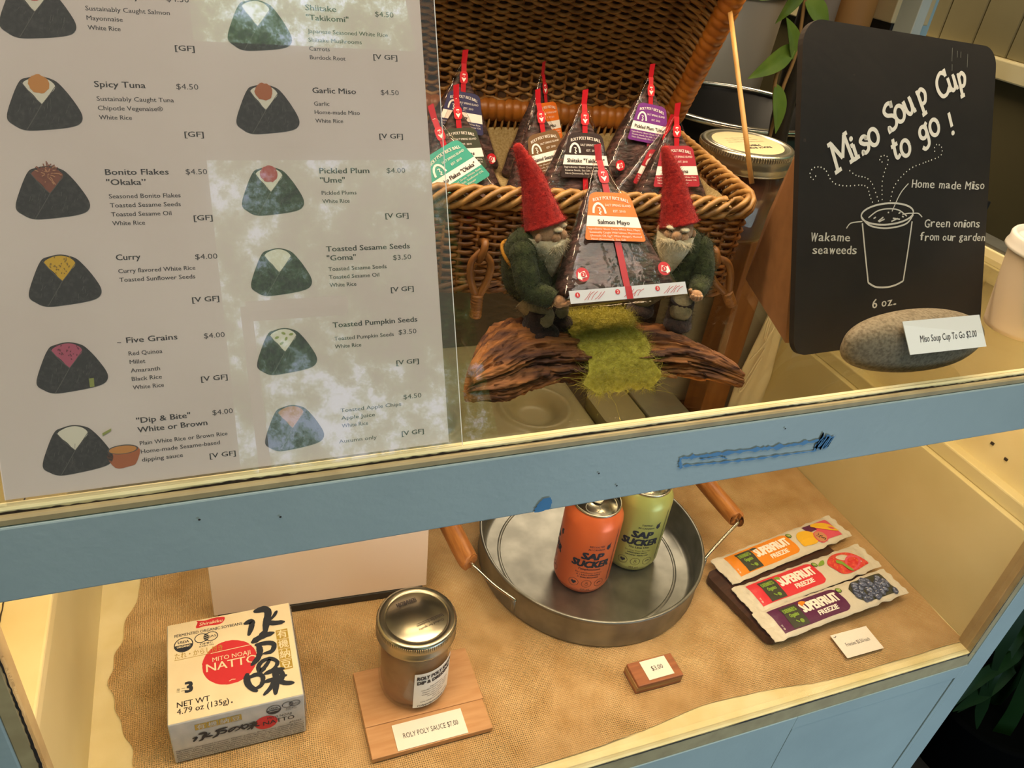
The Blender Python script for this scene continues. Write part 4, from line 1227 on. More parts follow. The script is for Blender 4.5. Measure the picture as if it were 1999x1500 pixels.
circ = lambda cx, cy, rx, ry, n=14: [(cx + rx * math.cos(2 * PI * k / n), cy + ry * math.sin(2 * PI * k / n)) for k in range(n + 1)]
GL = {  # hand drawn slab letters, unit = cap height
    'M': [[(0.08, 0), (0.14, 1)], [(0.14, 1), (0.45, 0.3)], [(0.45, 0.3), (0.80, 1)], [(0.80, 1), (0.86, 0)], [(-0.08, 0), (0.26, 0)], [(0.68, 0), (1.0, 0)], [(-0.02, 1), (0.18, 1)], [(0.76, 1), (0.96, 1)]],
    'i': [[(0.16, 0), (0.16, 0.58)], [(0.0, 0), (0.32, 0)], [(0.02, 0.58), (0.18, 0.58)], circ(0.16, 0.84, 0.05, 0.05, 8)],
    's': [[(0.42, 0.62), (0.38, 0.46), (0.38, 0.60), (0.22, 0.66), (0.06, 0.54), (0.20, 0.36), (0.40, 0.24), (0.36, 0.04), (0.16, -0.02), (0.03, 0.1), (0.02, -0.06)]],
    'o': [circ(0.27, 0.33, 0.25, 0.33)],
    'S': [[(0.52, 1.02), (0.48, 0.78), (0.46, 0.96), (0.26, 1.0), (0.06, 0.84), (0.14, 0.62), (0.40, 0.46), (0.52, 0.26), (0.40, 0.02), (0.16, -0.02), (0.03, 0.16), (0.0, -0.08)]],
    'u': [[(0.06, 0.62), (0.08, 0.2), (0.22, 0.0), (0.40, 0.14), (0.44, 0.62)], [(0.44, 0.62), (0.46, 0.0)], [(-0.04, 0.62), (0.14, 0.62)], [(0.34, 0.62), (0.50, 0.62)], [(0.42, 0.0), (0.58, 0.0)]],
    'p': [[(0.10, 0.66), (0.12, -0.34)], [(-0.02, -0.34), (0.28, -0.34)], [(0.0, 0.66), (0.14, 0.66)], [(0.10, 0.54), (0.30, 0.68), (0.48, 0.44), (0.36, 0.10), (0.12, 0.10)]],
    'C': [[(0.66, 1.06), (0.66, 0.72)], [(0.66, 0.84), (0.40, 1.0), (0.10, 0.78), (0.04, 0.40), (0.20, 0.04), (0.48, 0.0), (0.70, 0.20)], [(0.72, 0.24), (0.66, -0.02)]],
    't': [[(0.20, 0.92), (0.18, 0.2), (0.28, 0.0), (0.46, 0.10)], [(0.0, 0.60), (0.42, 0.64)]],
    'g': [circ(0.24, 0.38, 0.20, 0.24), [(0.44, 0.60), (0.44, 0.0), (0.36, -0.24), (0.14, -0.30), (0.0, -0.16)], [(0.40, 0.58), (0.56, 0.68)]],
    '!': [[(0.04, 1.05), (0.10, 0.36)], circ(0.10, 0.06, 0.05, 0.05, 8)],
}
TR = math.radians(33)
for ch, ox, oy, sc_, r in (('M', 33.4, 136.8, 21.5, 27), ('i', 51.0, 145.4, 18.5, 27), ('s', 59.8, 149.3, 18, 28), ('o', 68.6, 153.6, 19, 32),
                           ('S', 86.6, 165.5, 19.5, 31), ('o', 95.2, 170.6, 19, 33), ('u', 104.8, 176.4, 18, 32), ('p', 118.3, 183.0, 18.5, 30),
                           ('C', 139.6, 189.6, 18, 28), ('u', 151.2, 194.8, 16.5, 28), ('p', 161.2, 197.0, 17, 22),
                           ('t', 92.6, 144.2, 17, 22), ('o', 102.6, 145.4, 18.5, 26), ('g', 122.4, 156.0, 19, 28), ('o', 134.0, 160.4, 19, 30), ('!', 156.0, 162.5, 17, 20)):
    letter(GL[ch], ox, oy, sc_, math.radians(r), 3.1)
mb.build('chalk_title', board)
mb = MB()
def dots(pts, step=2.9):
    p = c2(pts, 10); acc = step
    for i in range(1, len(p)):
        acc += math.hypot(p[i][0] - p[i - 1][0], p[i][1] - p[i - 1][1])
        if acc >= step:
            acc = 0; mb.disc(p[i][0], p[i][1], 0.55, 'chalk', PB, CW, 8)
dots([(13.0, 134.7), (10.0, 132.0), (7.3, 135.5), (8.5, 139.0), (12.5, 140.9), (18.4, 140.5), (23.3, 137.7), (27.7, 131.7), (33.7, 127.9), (45.4, 126.3), (58.9, 126.5), (65.9, 124.4), (68.9, 118.1), (72.8, 111.8)])
dots([(46.4, 137.7), (53.3, 133.9), (63.7, 131.8), (70.0, 127.9), (74.8, 120.4), (78.9, 112.8)])
dots([(80.2, 143.0), (77.2, 145.4), (79.8, 147.8), (85.1, 147.1), (86.4, 142.2), (83.3, 136.1), (81.3, 127.6), (82.3, 113.9)])
dots([(137.5, 149.9), (137.1, 153.7), (140.7, 155.5), (145.7, 152.3), (145.3, 147.3), (139.8, 144.8), (125.2, 141.3), (112.7, 137.9), (102.3, 131.9), (94.0, 123.4), (91.2, 113.5)])
mb.build('chalk_steam', board)
mb = MB()
S_([(110.1, 126.0), (103.5, 120.5), (99.0, 114.5), (93.7, 105.2)], 0.9, 'chalk_grey')
S_([(45.8, 94.5), (48.5, 97.4), (52.0, 98.6), (62.2, 99.0)], 0.9, 'chalk_grey')
S_([(105.3, 102.3), (112, 102.8), (117.2, 102.6), (123.3, 102.2), (128.0, 99.1)], 0.9, 'chalk_grey')
# drawn cup
mb.ring(89.2, 103.4, 28.4, 1.4, 'chalk_grey', PB, CW, 48, 8.2)
S_([(60.8, 102.6), (70.7, 95.4), (89.2, 92.4), (109.7, 94.6), (117.8, 101.6)], 1.3, 'chalk_grey')
S_([(68.5, 101.5), (77.8, 106.2), (89.2, 107.4), (101.1, 105.8), (110.4, 100.7)], 1.0, 'chalk_grey')
S_([(62.3, 97.6), (66.5, 76.0), (71.7, 50.8)], 1.4, 'chalk_grey')
S_([(116.8, 96.2), (114.2, 74.0), (110.7, 49.0)], 1.4, 'chalk_grey')
S_([(71.7, 50.8), (80, 46.8), (91.9, 45.5), (102, 46.4), (110.7, 49.0)], 1.4, 'chalk_grey')
for a, b, c_, d_ in ((74, 100.6, 76.5, 101.6), (79, 98.2, 84.5, 101.2), (80, 97.8, 86, 99.6), (93.5, 97.4, 100.5, 99.4), (95, 99.8, 103, 98.6), (101, 103.2, 103, 104.0), (105, 100.8, 107, 100.2), (89, 104.6, 90.5, 104.4)):
    S_([(a, b), (c_, d_)], 1.1, 'chalk_grey', 0)
mb.build('chalk_cup_drawing', board)
def hand(body, u0, v0, u1, v1, cap, jit=0.35, seed=0):
    rn = random.Random(seed); mb = MB()
    ws = [0.62 if c in 'mMwWGO' else 0.3 if c in 'il!.' else 0.30 if c == ' ' else 0.5 for c in body]
    tot = sum(ws); k = 1.0 / tot; x = 0
    L = math.hypot(u1 - u0, v1 - v0); du, dv = (u1 - u0) / L, (v1 - v0) / L
    for c, w_ in zip(body, ws):
        if c != ' ':
            cc = cap * rn.uniform(0.94, 1.06)
            mb.text(c, u0 + du * L * x + rn.uniform(-.15, .15), v0 + dv * L * x + rn.uniform(-jit, jit), cc, 'chalk_grey', PB, CW,
                    width=L * w_ * k * 0.80, rot=math.atan2(dv, du) + rn.uniform(-.08, .08), bold=0.018)
        x += w_ * k
    mb.build('chalk_caption', board)
hand('Home made Miso', 113.9, 122.6, 201, 118.2, 6.6, seed=1)
hand('Wakame', 9.8, 87.2, 51.2, 84.6, 6.4, seed=2)
hand('seaweeds', 12.2, 77.6, 58.5, 73.8, 6.6, seed=3)
hand('Green onions', 131.2, 90.9, 199, 86.9, 6.8, seed=4)
hand('from our garden', 127.1, 80.4, 207, 75.4, 6.4, seed=5)
hand('6 oz.', 77.3, 29.8, 105.0, 30.2, 7.2, seed=6)
mb = MB()
fl = [V((0.4215, 0.4705, 0.545)), V((0.4195, 0.4150, 0.4015)), V((0.4560, 0.5240, 0.4015)), V((0.4490, 0.5130, 0.470))]
n_ = (fl[1] - fl[0]).cross(fl[2] - fl[0]).normalized() * 0.003
mb.add(fl + [p + n_ for p in fl], [(0, 1, 2, 3), (7, 6, 5, 4), (0, 3, 7, 4), (1, 0, 4, 5), (2, 1, 5, 6), (3, 2, 6, 7)], 'cardboard', False)
mb.build('easel_flap', board)

# ================================================================== stone with its price card
mb = MB()
def pebble(u, v):
    a = 2 * PI * u; b = PI * (v - 0.5)
    cx = math.copysign(abs(math.cos(b)) ** 0.85, math.cos(b))
    x = 0.0725 * cx * math.cos(a); y = 0.0205 * cx * math.sin(a); z = 0.0245 * math.copysign(abs(math.sin(b)) ** 0.9, math.sin(b))
    k = 1 + 0.05 * noise.noise(V((x * 18, y * 18, z * 18)))
    z += 0.055 * -x * (1 if z > 0 else 0.3)
    return V((0.4985 + x * k, 0.3670 + y * k + x * 0.03, max(0.4250 + z * k, 0.4005)))
mb.grid(pebble, 64, 40, 'stone', True, True)
single(mb, 'pebble', 'smooth oval grey-brown pebble lying in front of the chalkboard', 'stone', (0.4985, 0.367, 0.4005))
c0, c1, c3 = V((0.4620, 0.3395, 0.4325)), V((0.5400, 0.3410, 0.4310)), V((0.4580, 0.3530, 0.4505))
PC = plane(c0, c1 - c0, (c3 - c0) - (c1 - c0) * ((c3 - c0).dot(c1 - c0) / (c1 - c0).length_squared), 0.001)
def price_card(name, label, P, w_, h_, body, tu, tv, cap, tw, loc, skew=0.0, font='ink', thick=0.0005, pin=None):
    mb = MB()
    pts = [(0, 0), (w_, 0), (w_ + skew, h_), (skew, h_)]
    mb.add([P(u, v, 0) for u, v in pts] + [P(u, v, -thick) for u, v in pts], [(0, 1, 2, 3), (7, 6, 5, 4), (0, 4, 5, 1), (1, 5, 6, 2), (2, 6, 7, 3), (3, 7, 4, 0)], 'white_card', False)
    mb.text(body, tu, tv, cap, font, P, 0.0002, width=tw)
    if pin: mb.stroke(pin, 0.8, 'caulk', P, 0.0003)
    return single(mb, name, label, 'price card', loc)
price_card('price_card', 'white price card leaning on the grey pebble', PC, 78.5, 24.5, 'Miso Soup Cup To Go $2.00', 11.5, 8.2, 5.0, 58, tuple(c0), -3.5)

# ================================================================== paper cup with lid at the right edge
cup = thing('paper_cup', 'kraft paper cup with white plastic lid standing right of the chalkboard', 'cup', (0.6655, 0.4030, 0.4005))
mb = MB(); mb.lathe([(0, 0.002), (0.0265, 0.002), (0.0268, 0.0), (0.0276, 0.0), (0.0282, 0.004), (0.0365, 0.074), (0.0368, 0.0785), (0.034, 0.0785)], 'cup_paper', 56, (0.6655, 0.4030, 0.4005)); mb.build('cup_body', cup)
mb = MB(); mb.lathe([(0.0392, 0.0705), (0.0402, 0.0712), (0.0400, 0.0735), (0.0386, 0.0770), (0.0390, 0.0815), (0.0378, 0.0835), (0.0352, 0.0835), (0.0340, 0.0800), (0.0325, 0.0790), (0.022, 0.0790), (0.020, 0.0800), (0, 0.0802)], 'cup_lid', 56, (0.6655, 0.4030, 0.4005)); mb.build('cup_lid', cup)

# ================================================================== miso jar behind the hamper
mj = thing('preserving_jar', 'glass jar of amber miso with metal screw lid beside the hamper', 'jar', (0.5085, 0.640, 0.4005))
JC = (0.5085, 0.640, 0.4005)
mb = MB(); mb.lathe([(0, 0.001), (0.040, 0.001), (0.0435, 0.006), (0.044, 0.06), (0.041, 0.070), (0.040, 0.078)], 'miso', 48, JC); mb.build('miso_filling', mj)
mb = MB(); mb.lathe([(0.0415, 0.0), (0.0452, 0.006), (0.0458, 0.06), (0.0425, 0.071), (0.0415, 0.080)], 'jar_glass', 48, JC); mb.build('jar_glass_body', mj)
mb = MB()
mb.lathe([(0.0440, 0.0690), (0.0468, 0.0695), (0.0472, 0.0712), (0.0462, 0.0735), (0.0470, 0.0755), (0.0462, 0.0775), (0.0466, 0.083), (0.0462, 0.0880), (0.0450, 0.0905), (0.0405, 0.0905), (0.0395, 0.0893), (0.0392, 0.0893)], 'lid_tin', 72, JC)
for k in range(110):
    a = 2 * PI * k / 110
    mb.box((JC[0] + 0.0466 * math.cos(a), JC[1] + 0.0466 * math.sin(a), JC[2] + 0.0865), (0.0010, 0.0010, 0.0040), 'lid_tin')
mb.lathe([(0.0396, 0.0890), (0.0390, 0.0897), (0, 0.0897)], 'lid_tin', 56, JC)
ml = mb.build('screw_lid', mj)
mb = MB()
PJ = plane((JC[0], JC[1], JC[2] + 0.0899), (-1, -0.1, 0), (0.1, -1, 0), 0.001)
mb.disc(0, 0, 36, 'sticker', PJ, 0.0001, 48)
mb.text('ROLY POLY', 0, 13, 4.2, 'ink', PJ, 0.0003, align='c', width=34, bold=.04)
mb.text('MISO!', 0, 6, 4.2, 'ink', PJ, 0.0003, align='c', width=17, bold=.04)
for i in range(3): mb.text('home made with organic rice', 0, -4 - 6 * i, 2.2, 'ink_soft', PJ, 0.0003, align='c', width=44 - 5 * i)
mb.build('lid_sticker', mj).parent = ml

# ================================================================== lower bay
# burlap runner
mb = MB()
def cloth(u, v):
    y = lerp(0.3445, 0.715, v)
    xl = -0.118 - 0.012 * math.sin(y * 24 + 1.0) - 0.006 * noise.noise(V((y * 40, 0, 0)))
    xr = 0.7785 - 0.004 * abs(noise.noise(V((y * 12, 5, 0))))
    x = lerp(xl, xr, u)
    if v < 0.06:
        e0 = 0.3455 + 0.010 * max(0, noise.noise(V((x * 9 + 2, 1, 0)))) + (0.012 * math.exp(-((x - 0.44) / 0.09) ** 2) - 0.010 * math.exp(-((x - 0.25) / 0.1) ** 2) * 0)
        y = lerp(e0, lerp(0.3445, 0.715, 0.06), v / 0.06)
    z = 0.0012 + 0.0016 * abs(noise.noise(V((x * 14, y * 14, 0)))) + 0.0016 * max(0, noise.noise(V((x * 7 + 4, y * 16, 2))))
    return V((x, y, z))
mb.grid(cloth, 220, 110, 'burlap')
single(mb, 'burlap_runner', 'tan open-weave burlap cloth spread over the floor of the lower bay', 'cloth', (0.32, 0.52, 0.0))

# box of fermented soybeans
nat = thing('natto_box', 'small white food carton with red circle and black brush lettering, standing on the burlap', 'food carton', (-0.0745, 0.4365, 0.003))
NX, NY, NW, ND, NH = -0.0745, 0.4365, 0.112, 0.107, 0.060
mb = MB()
mb.bx(NX, NX + NW, NY, NY + ND, 0.0035, NH, 'natto_side', 0.0012)
PT = plane((NX, NY, NH + 0.0002), (1, 0, 0), (0, 1, 0), 0.001)
PFn = plane((NX, NY - 0.0002, 0), (1, 0, 0), (0, 0, 1), 0.001)
mb.rect(0.8, 0.6, 111.2, 106.4, 'natto_top', PT)
w1, w2, w3 = 0.00012, 0.0002, 0.0003
mb.poly(c2([(25.5, 97), (27, 103.5), (26, 105.6), (33, 104.2), (42, 105.4), (51.2, 104.0), (49.4, 98.2), (44, 96.4), (34, 97.6)], 3, True), 'natto_red', PT, w1)
mb.text('Shirakiku', 28.3, 98.9, 3.6, 'natto_top', PT, w2, width=20.5, bold=.02, shear=.2)
mb.text('FERMENTED ORGANIC SOYBEANS', 6.6, 90.6, 3.3, 'natto_navy', PT, w1, width=59.9, bold=.012)
def seals(P, cu, cv, s_, m='natto_navy', bgm='natto_top'):
    mb.ring(cu, cv, 7.9 * s_, 0.9 * s_, m, P, w1)
    mb.poly([(cu + 7.4 * s_ * math.cos(t), cv + 7.4 * s_ * math.sin(t)) for t in [PI + PI * k / 14 for k in range(15)]], m, P, w1)
    mb.text('USDA', cu, cv + 1.6 * s_, 3.0 * s_, m, P, w2, align='c', width=9.5 * s_, bold=.03)
    mb.text('ORGANIC', cu, cv - 3.0 * s_, 2.1 * s_, bgm, P, w2, align='c', width=11.5 * s_, bold=.03)
    u, v = cu + 19.6 * s_, cv + 3.6 * s_
    mb.ring(u - 4.2 * s_, v, 5.6 * s_, 0.8 * s_, m, P, w1, rv=5.0 * s_); mb.ring(u + 4.6 * s_, v, 5.6 * s_, 0.8 * s_, m, P, w1, rv=5.0 * s_)
    mb.disc(u + 0.1 * s_, v, 2.4 * s_, m, P, w1, 16, 4.4 * s_)
    for q in (-2.2, 0, 2.2): mb.stroke([(u - 2 * s_, v + (q - .5) * s_), (u + 2 * s_, v + (q + .5) * s_)], 0.4 * s_, bgm, P, w2)
    mb.rect(u + 2.6 * s_, v - 1.6 * s_, u + 8.9 * s_, v + 1.6 * s_, bgm, P, w2)
    mb.text('JAS', u + 2.4 * s_, v - 1.3 * s_, 2.6 * s_, m, P, w3, width=6.6 * s_, bold=.01)
    mb.text('OMIC', u, v - 8.2 * s_, 2.2 * s_, m, P, w2, align='c', width=11.5 * s_, bold=.02)
    mb.text('認定番号 0056', u, v - 10.4 * s_, 1.2 * s_, m, P, w2, align='c', width=13 * s_)
seals(PT, 14.2, 80.7, 1.0)
rd = [(52.8 + (23.6 + 0.6 * noise.noise(V((k * 1.9, 0, 0)))) * math.cos(2 * PI * k / 90) * 1.0, 51.3 + (23.9 + 0.7 * noise.noise(V((k * 2.3, 4, 0)))) * math.sin(2 * PI * k / 90)) for k in range(90)]
mb.poly(rd, 'natto_red', PT, w1)
mb.stroke([(37, 64.5), (75, 65.4)], 0.7, 'natto_top', PT, w2)
mb.stroke([(51, 30.6), (53.5, 31.8), (56.5, 31.2)], 0.7, 'natto_top', PT, w2)
mb.text('たれ・からし付き', 6.6, 66.3, 5.0, 'natto_gold', PT, w3, width=41, bold=.008)
mb.stroke([(6.2, 64.6), (36, 64.9)], 0.5, 'natto_gold', PT, w2)
mb.text('MITO NOAJI', 38.2, 54.8, 4.6, 'natto_top', PT, w3, width=33, bold=.004)
mb.text('NATTO', 32.6, 45.0, 8.4, 'natto_top', PT, w3, width=44, bold=.01)
mb.text('ミニ', 7.6, 30.4, 3.4, 'natto_navy', PT, w2, width=7.4, bold=.02)
mb.text('3', 15.0, 28.6, 10.4, 'natto_navy', PT, w2, bold=.05)
mb.text('NET WT', 7.8, 15.1, 5.4, 'ink', PT, w2, width=26.5, bold=.01)
mb.text('4.79 oz (135g)', 7.7, 8.2, 5.6, 'ink', PT, w2, width=42, bold=.01)
mb.disc(52, 8.6, 0.8, 'ink_soft', PT, w2, 10)
BR = [([(69.5, 91), (75, 92), (74.6, 86), (71.5, 77)], 6.2), ([(80, 103.5), (88, 104), (91, 99), (88.5, 88), (86, 75)], 8.0), ([(86, 77), (81, 73.5)], 4.5), ([(99, 98.5), (95.5, 93), (90, 88.5)], 3.6), ([(87, 88.5), (95, 84.8), (104, 84)], 6.4),
      ([(74.5, 67.5), (82, 71.5), (93, 73.5)], 6.8), ([(77, 63.5), (88, 63), (92.5, 59.5), (90, 53), (83, 52)], 5.4), ([(79, 63), (79.5, 55), (77, 48), (71.5, 42.5)], 6.2),
      ([(87.5, 44.5), (83, 38), (78, 33.5), (76.8, 39), (81, 44), (88, 45), (93.3, 40), (91.5, 35), (86, 31.5)], 4.6),
      ([(66.5, 33), (66, 26), (68, 20), (73, 14)], 6.4), ([(68, 29.5), (75, 31), (79.5, 27), (77.5, 19), (72, 16.5)], 4.8), ([(82, 30), (90, 31.5), (98, 31)], 4.8), ([(81, 21.5), (90, 22.5), (99.5, 23.5)], 4.4),
      ([(91, 34), (90.5, 22), (88.5, 7)], 6.6), ([(89, 21.5), (85, 14), (79, 8.5)], 4.6), ([(91, 21.5), (97, 16), (104.5, 14)], 5.4), ([(95, 30), (96.5, 24), (94, 18)], 5.0)]
for i, (pts, t_) in enumerate(BR):
    brush(mb, pts, t_, 'natto_navy', PT, w3 + 0.0001 + i * 1e-5, i)
for i, ch in enumerate('有機納豆'):
    v0 = 64.6 - 11.6 * i
    mb.rect(95.6, v0, 106.4, v0 + 11.0, 'natto_gold', PT, w2)
    mb.text(ch, 96.6, v0 + 1.9, 7.0, 'natto_top', PT, w3, width=8.8, bold=.015)
# printed front of the carton
for i, ch in enumerate('有機納豆'):
    u0 = 20.6 + 9.6 * i
    mb.rect(u0, 45.2, u0 + 9.2, 53.2, 'natto_gold', PFn, w1)
    mb.text(ch, u0 + 1.1, 46.4, 5.0, 'natto_side', PFn, w2, width=7, bold=.015)
CX = {0: (15, 29, .46, .33, 66, 73), 1: (33, 29, .5, .34, 71, 42), 2: (46, 31, .55, .42, 76, 31), 3: (56, 28, .40, .36, 65, 6)}
for i, (pts, t_) in enumerate(BR):
    k = 0 if i < 5 else 1 if i < 8 else 2 if i < 9 else 3
    ou, ov, su, sv, u0, v0 = CX[k]
    brush(mb, [(ou + (u - u0) * su + (v - v0) * .06, ov + (v - v0) * sv) for u, v in pts], t_ * .42, 'natto_navy', PFn, w3 + i * 1e-5, i + 40)
mb.disc(78.2, 32.6, 9.9, 'natto_red', PFn, w1, 30, 9.4)
seals(PFn, 85.6, 48.6, 0.76, 'natto_navy', 'natto_side')
mb.text('MITO NOAJI', 79.5, 36.6, 3.0, 'natto_navy', PFn, w3, width=21)
mb.text('NATTO', 75.6, 29.2, 5.4, 'natto_navy', PFn, w3, width=27, bold=.008)
mb.text('#93965', 98.0, 23.6, 2.4, 'ink', PFn, w2, width=10.5)
for i, ln in enumerate(('Ingredients: <Fermented Soybeans> Organic soybean, Bacillus natto <Seasoning Sauce>', 'Soy sauce (Salt, Defatted soybean, Wheat, Rice), Water, Sugar, Soy sauce (Defatted',
                        'soybean, Wheat, Salt), Fermented seasoning (Wheat, Salt), Monosodium glutamate,', 'Brewed vinegar, Salt (Polyglycerol esters of fatty acids), Cooking wine (Cooking',
                        'wine (Glutinous milled rice, Ethyl alcohol, Rice malt)), Skipjack tuna extract', '(Skipjack tuna extract, Hydrolyzed protein (Skipjack tuna, Pacific bluefin tuna)), Sorbitol', 'Hydrogenated starch hydrolysate (Tapioca, Sweet potato), Sugar, Yeast extract')):
    mb.text(ln, 2.4, 20.6 - 2.75 * i, 1.75, 'ink', PFn, w2, width=108, bold=.01)
mb.build('printed_carton', nat)
mb = MB()
for k in range(26):                                                 # clear wrap folded over the right side
    y = NY + ND * (k + .5) / 26
    mb.tube([(NX + NW + 0.0006, y, 0.056), (NX + NW + 0.0012, y + 0.003 * noise.noise(V((k, 0, 0))), 0.03), (NX + NW + 0.0006, y + 0.002, 0.006)], 0.0009, 'sleeve', 5)
mb.build('cellophane_fold', nat)

# jar of sauce on its little board
bo = thing('sauce_board', 'pale square wooden board under the jar of sauce', 'wooden board', (0.147, 0.436, 0.003))
mb = MB()
mb.bx(0.0896, 0.2050, 0.3890, 0.4210, 0.0035, 0.0095, 'pale_wood', 0.0006)
mb.bx(0.0896, 0.2062, 0.4214, 0.4830, 0.0035, 0.0095, 'pale_wood', 0.0006)
mb.build('board_planks', bo)
jr = thing('sauce_jar', 'small glass preserving jar of brown sauce with silver lid on the pale board', 'jar', (0.1432, 0.4560, 0.0097))
JX = (0.1432, 0.4560, 0.0097)
mb = MB(); mb.lathe([(0, 0.0045), (0.026, 0.0045), (0.0295, 0.008), (0.0315, 0.022), (0.0320, 0.060), (0.0312, 0.076), (0.029, 0.083), (0, 0.083)], 'sauce', 56, JX); mb.build('sauce_filling', jr)
mb = MB(); mb.lathe([(0, 0.001), (0.022, 0.0008), (0.027, 0.0), (0.0305, 0.0035), (0.0328, 0.012), (0.0338, 0.025), (0.0340, 0.060), (0.0335, 0.074), (0.0320, 0.084), (0.0318, 0.092)], 'jar_glass', 64, JX)
PJc = lambda u, v, w=0: V((JX[0] + (0.0341 + w) * math.sin(u / 34.1), JX[1] - (0.0341 + w) * math.cos(u / 34.1), JX[2] + v / 1000))
for k, (a, b) in enumerate(((-34, 44), (-31, 40), (-27, 26), (-25, 30), (-23, 24), (-22, 32))):
    mb.stroke(c2([(a, b), (a + 2, b + 1.5), (a + 3, b - 1), (a + 5, b + .6)], 4), 0.7, 'jar_glass', PJc, 0.0006)
gb = mb.build('jar_glass_body', jr)
mb = MB()
mb.lathe([(r - 0.0008, z + 0.0135) for r, z in [(0.0352, 0.0690), (0.0376, 0.0693), (0.0382, 0.0706), (0.0374, 0.0722), (0.0378, 0.0745), (0.0370, 0.0765), (0.0374, 0.0785), (0.0370, 0.0845), (0.0362, 0.0865), (0.0345, 0.0873), (0.0305, 0.0873), (0.0298, 0.0864), (0.0292, 0.0858), (0.0286, 0.0866), (0.0008, 0.0868)]], 'lid_tin', 72, JX)
for k in range(120):
    a = 2 * PI * k / 120
    mb.box((0, 0, 0), (0.0010, 0.0009, 0.0042), 'lid_tin', T=Matrix.Translation((JX[0] + 0.0364 * math.cos(a), JX[1] + 0.0364 * math.sin(a), JX[2] + 0.0960)) @ Matrix.Rotation(a, 4, 'Z'))
PJl = plane((JX[0], JX[1], JX[2] + 0.10045), (-1, -0.16, 0), (0.16, -1, 0), 0.001)
mb.text('BERNARDIN', 3, -20.5, 4.6, 'ink', PJl, 0.0001, width=19, align='c', bold=.03, rot=0)
mb.text('Crafted for quality', -8, 13.0, 2.6, 'ink', PJl, 0.0001, width=26, align='c', rot=.1)
mb.text('Sealed for freshness', -9, 8.6, 2.6, 'ink', PJl, 0.0001, width=28, align='c', rot=.1)
mb.stroke([(-22, 6.6), (4, 8.8)], 0.4, 'ink', PJl, 0.0001)
mb.build('screw_lid', jr)
mb = MB()
mb.rect(-8.5, 10.5, 37, 61, 'white_card', PJc, 0.0003, 24, 1)
mb.text('ROLY POLY SAUCE', -6.0, 52.4, 4.6, 'ink', PJc, 0.0006, width=41, bold=.05)
mb.text('DIP & DRESSING', -5.6, 45.6, 4.6, 'ink', PJc, 0.0006, width=38, bold=.05)
for i, (ln, wd) in enumerate((('Ingredients:', 14), ('Unhulled Sesame Seeds, Miso,', 31), ('Organic Cane Sugar, Garlic,', 29), ('Vinegar, Soya Sauce, Water,', 30), ('Powdered Ginger', 18), ('250 ml', 8), ('keep refrigerated after opening', 31))):
    mb.text(ln, 14.0, 38.5 - 3.4 * i, 1.7, 'ink', PJc, 0.0006, width=wd, align='c', bold=.01)
mb.text('rolypolyriceball.com', 14, 12.4, 2.8, 'ink', PJc, 0.0006, width=36, align='c', bold=.03)
mb.build('paper_label', jr)
PCa = plane((0.1135, 0.3900, 0.0103), (1, 0.0, 0), (0, 1, 0), 0.001)
price_card('price_card', 'white price card lying on the pale board in front of the sauce jar', PCa, 67.5, 26.5, 'ROLY POLY SAUCE $7.00', 8.0, 10.6, 5.2, 53, (0.1135, 0.39, 0.0098))

# white sheet standing at the back
mb = MB()
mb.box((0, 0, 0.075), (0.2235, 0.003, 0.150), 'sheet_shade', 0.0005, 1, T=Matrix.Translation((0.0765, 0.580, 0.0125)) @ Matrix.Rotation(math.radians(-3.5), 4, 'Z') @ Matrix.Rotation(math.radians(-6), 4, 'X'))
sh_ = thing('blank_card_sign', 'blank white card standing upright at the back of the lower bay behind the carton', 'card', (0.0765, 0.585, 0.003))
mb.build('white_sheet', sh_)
mb = MB(); mb.box((0, 0, 0), (0.215, 0.014, 0.0095), 'kitchen_dark', 0.001, T=Matrix.Translation((0.0765, 0.5835, 0.0080)) @ Matrix.Rotation(math.radians(-3.5), 4, 'Z')); mb.build('shade_bar', sh_)  # dark bar added in place of the shade below the sheet

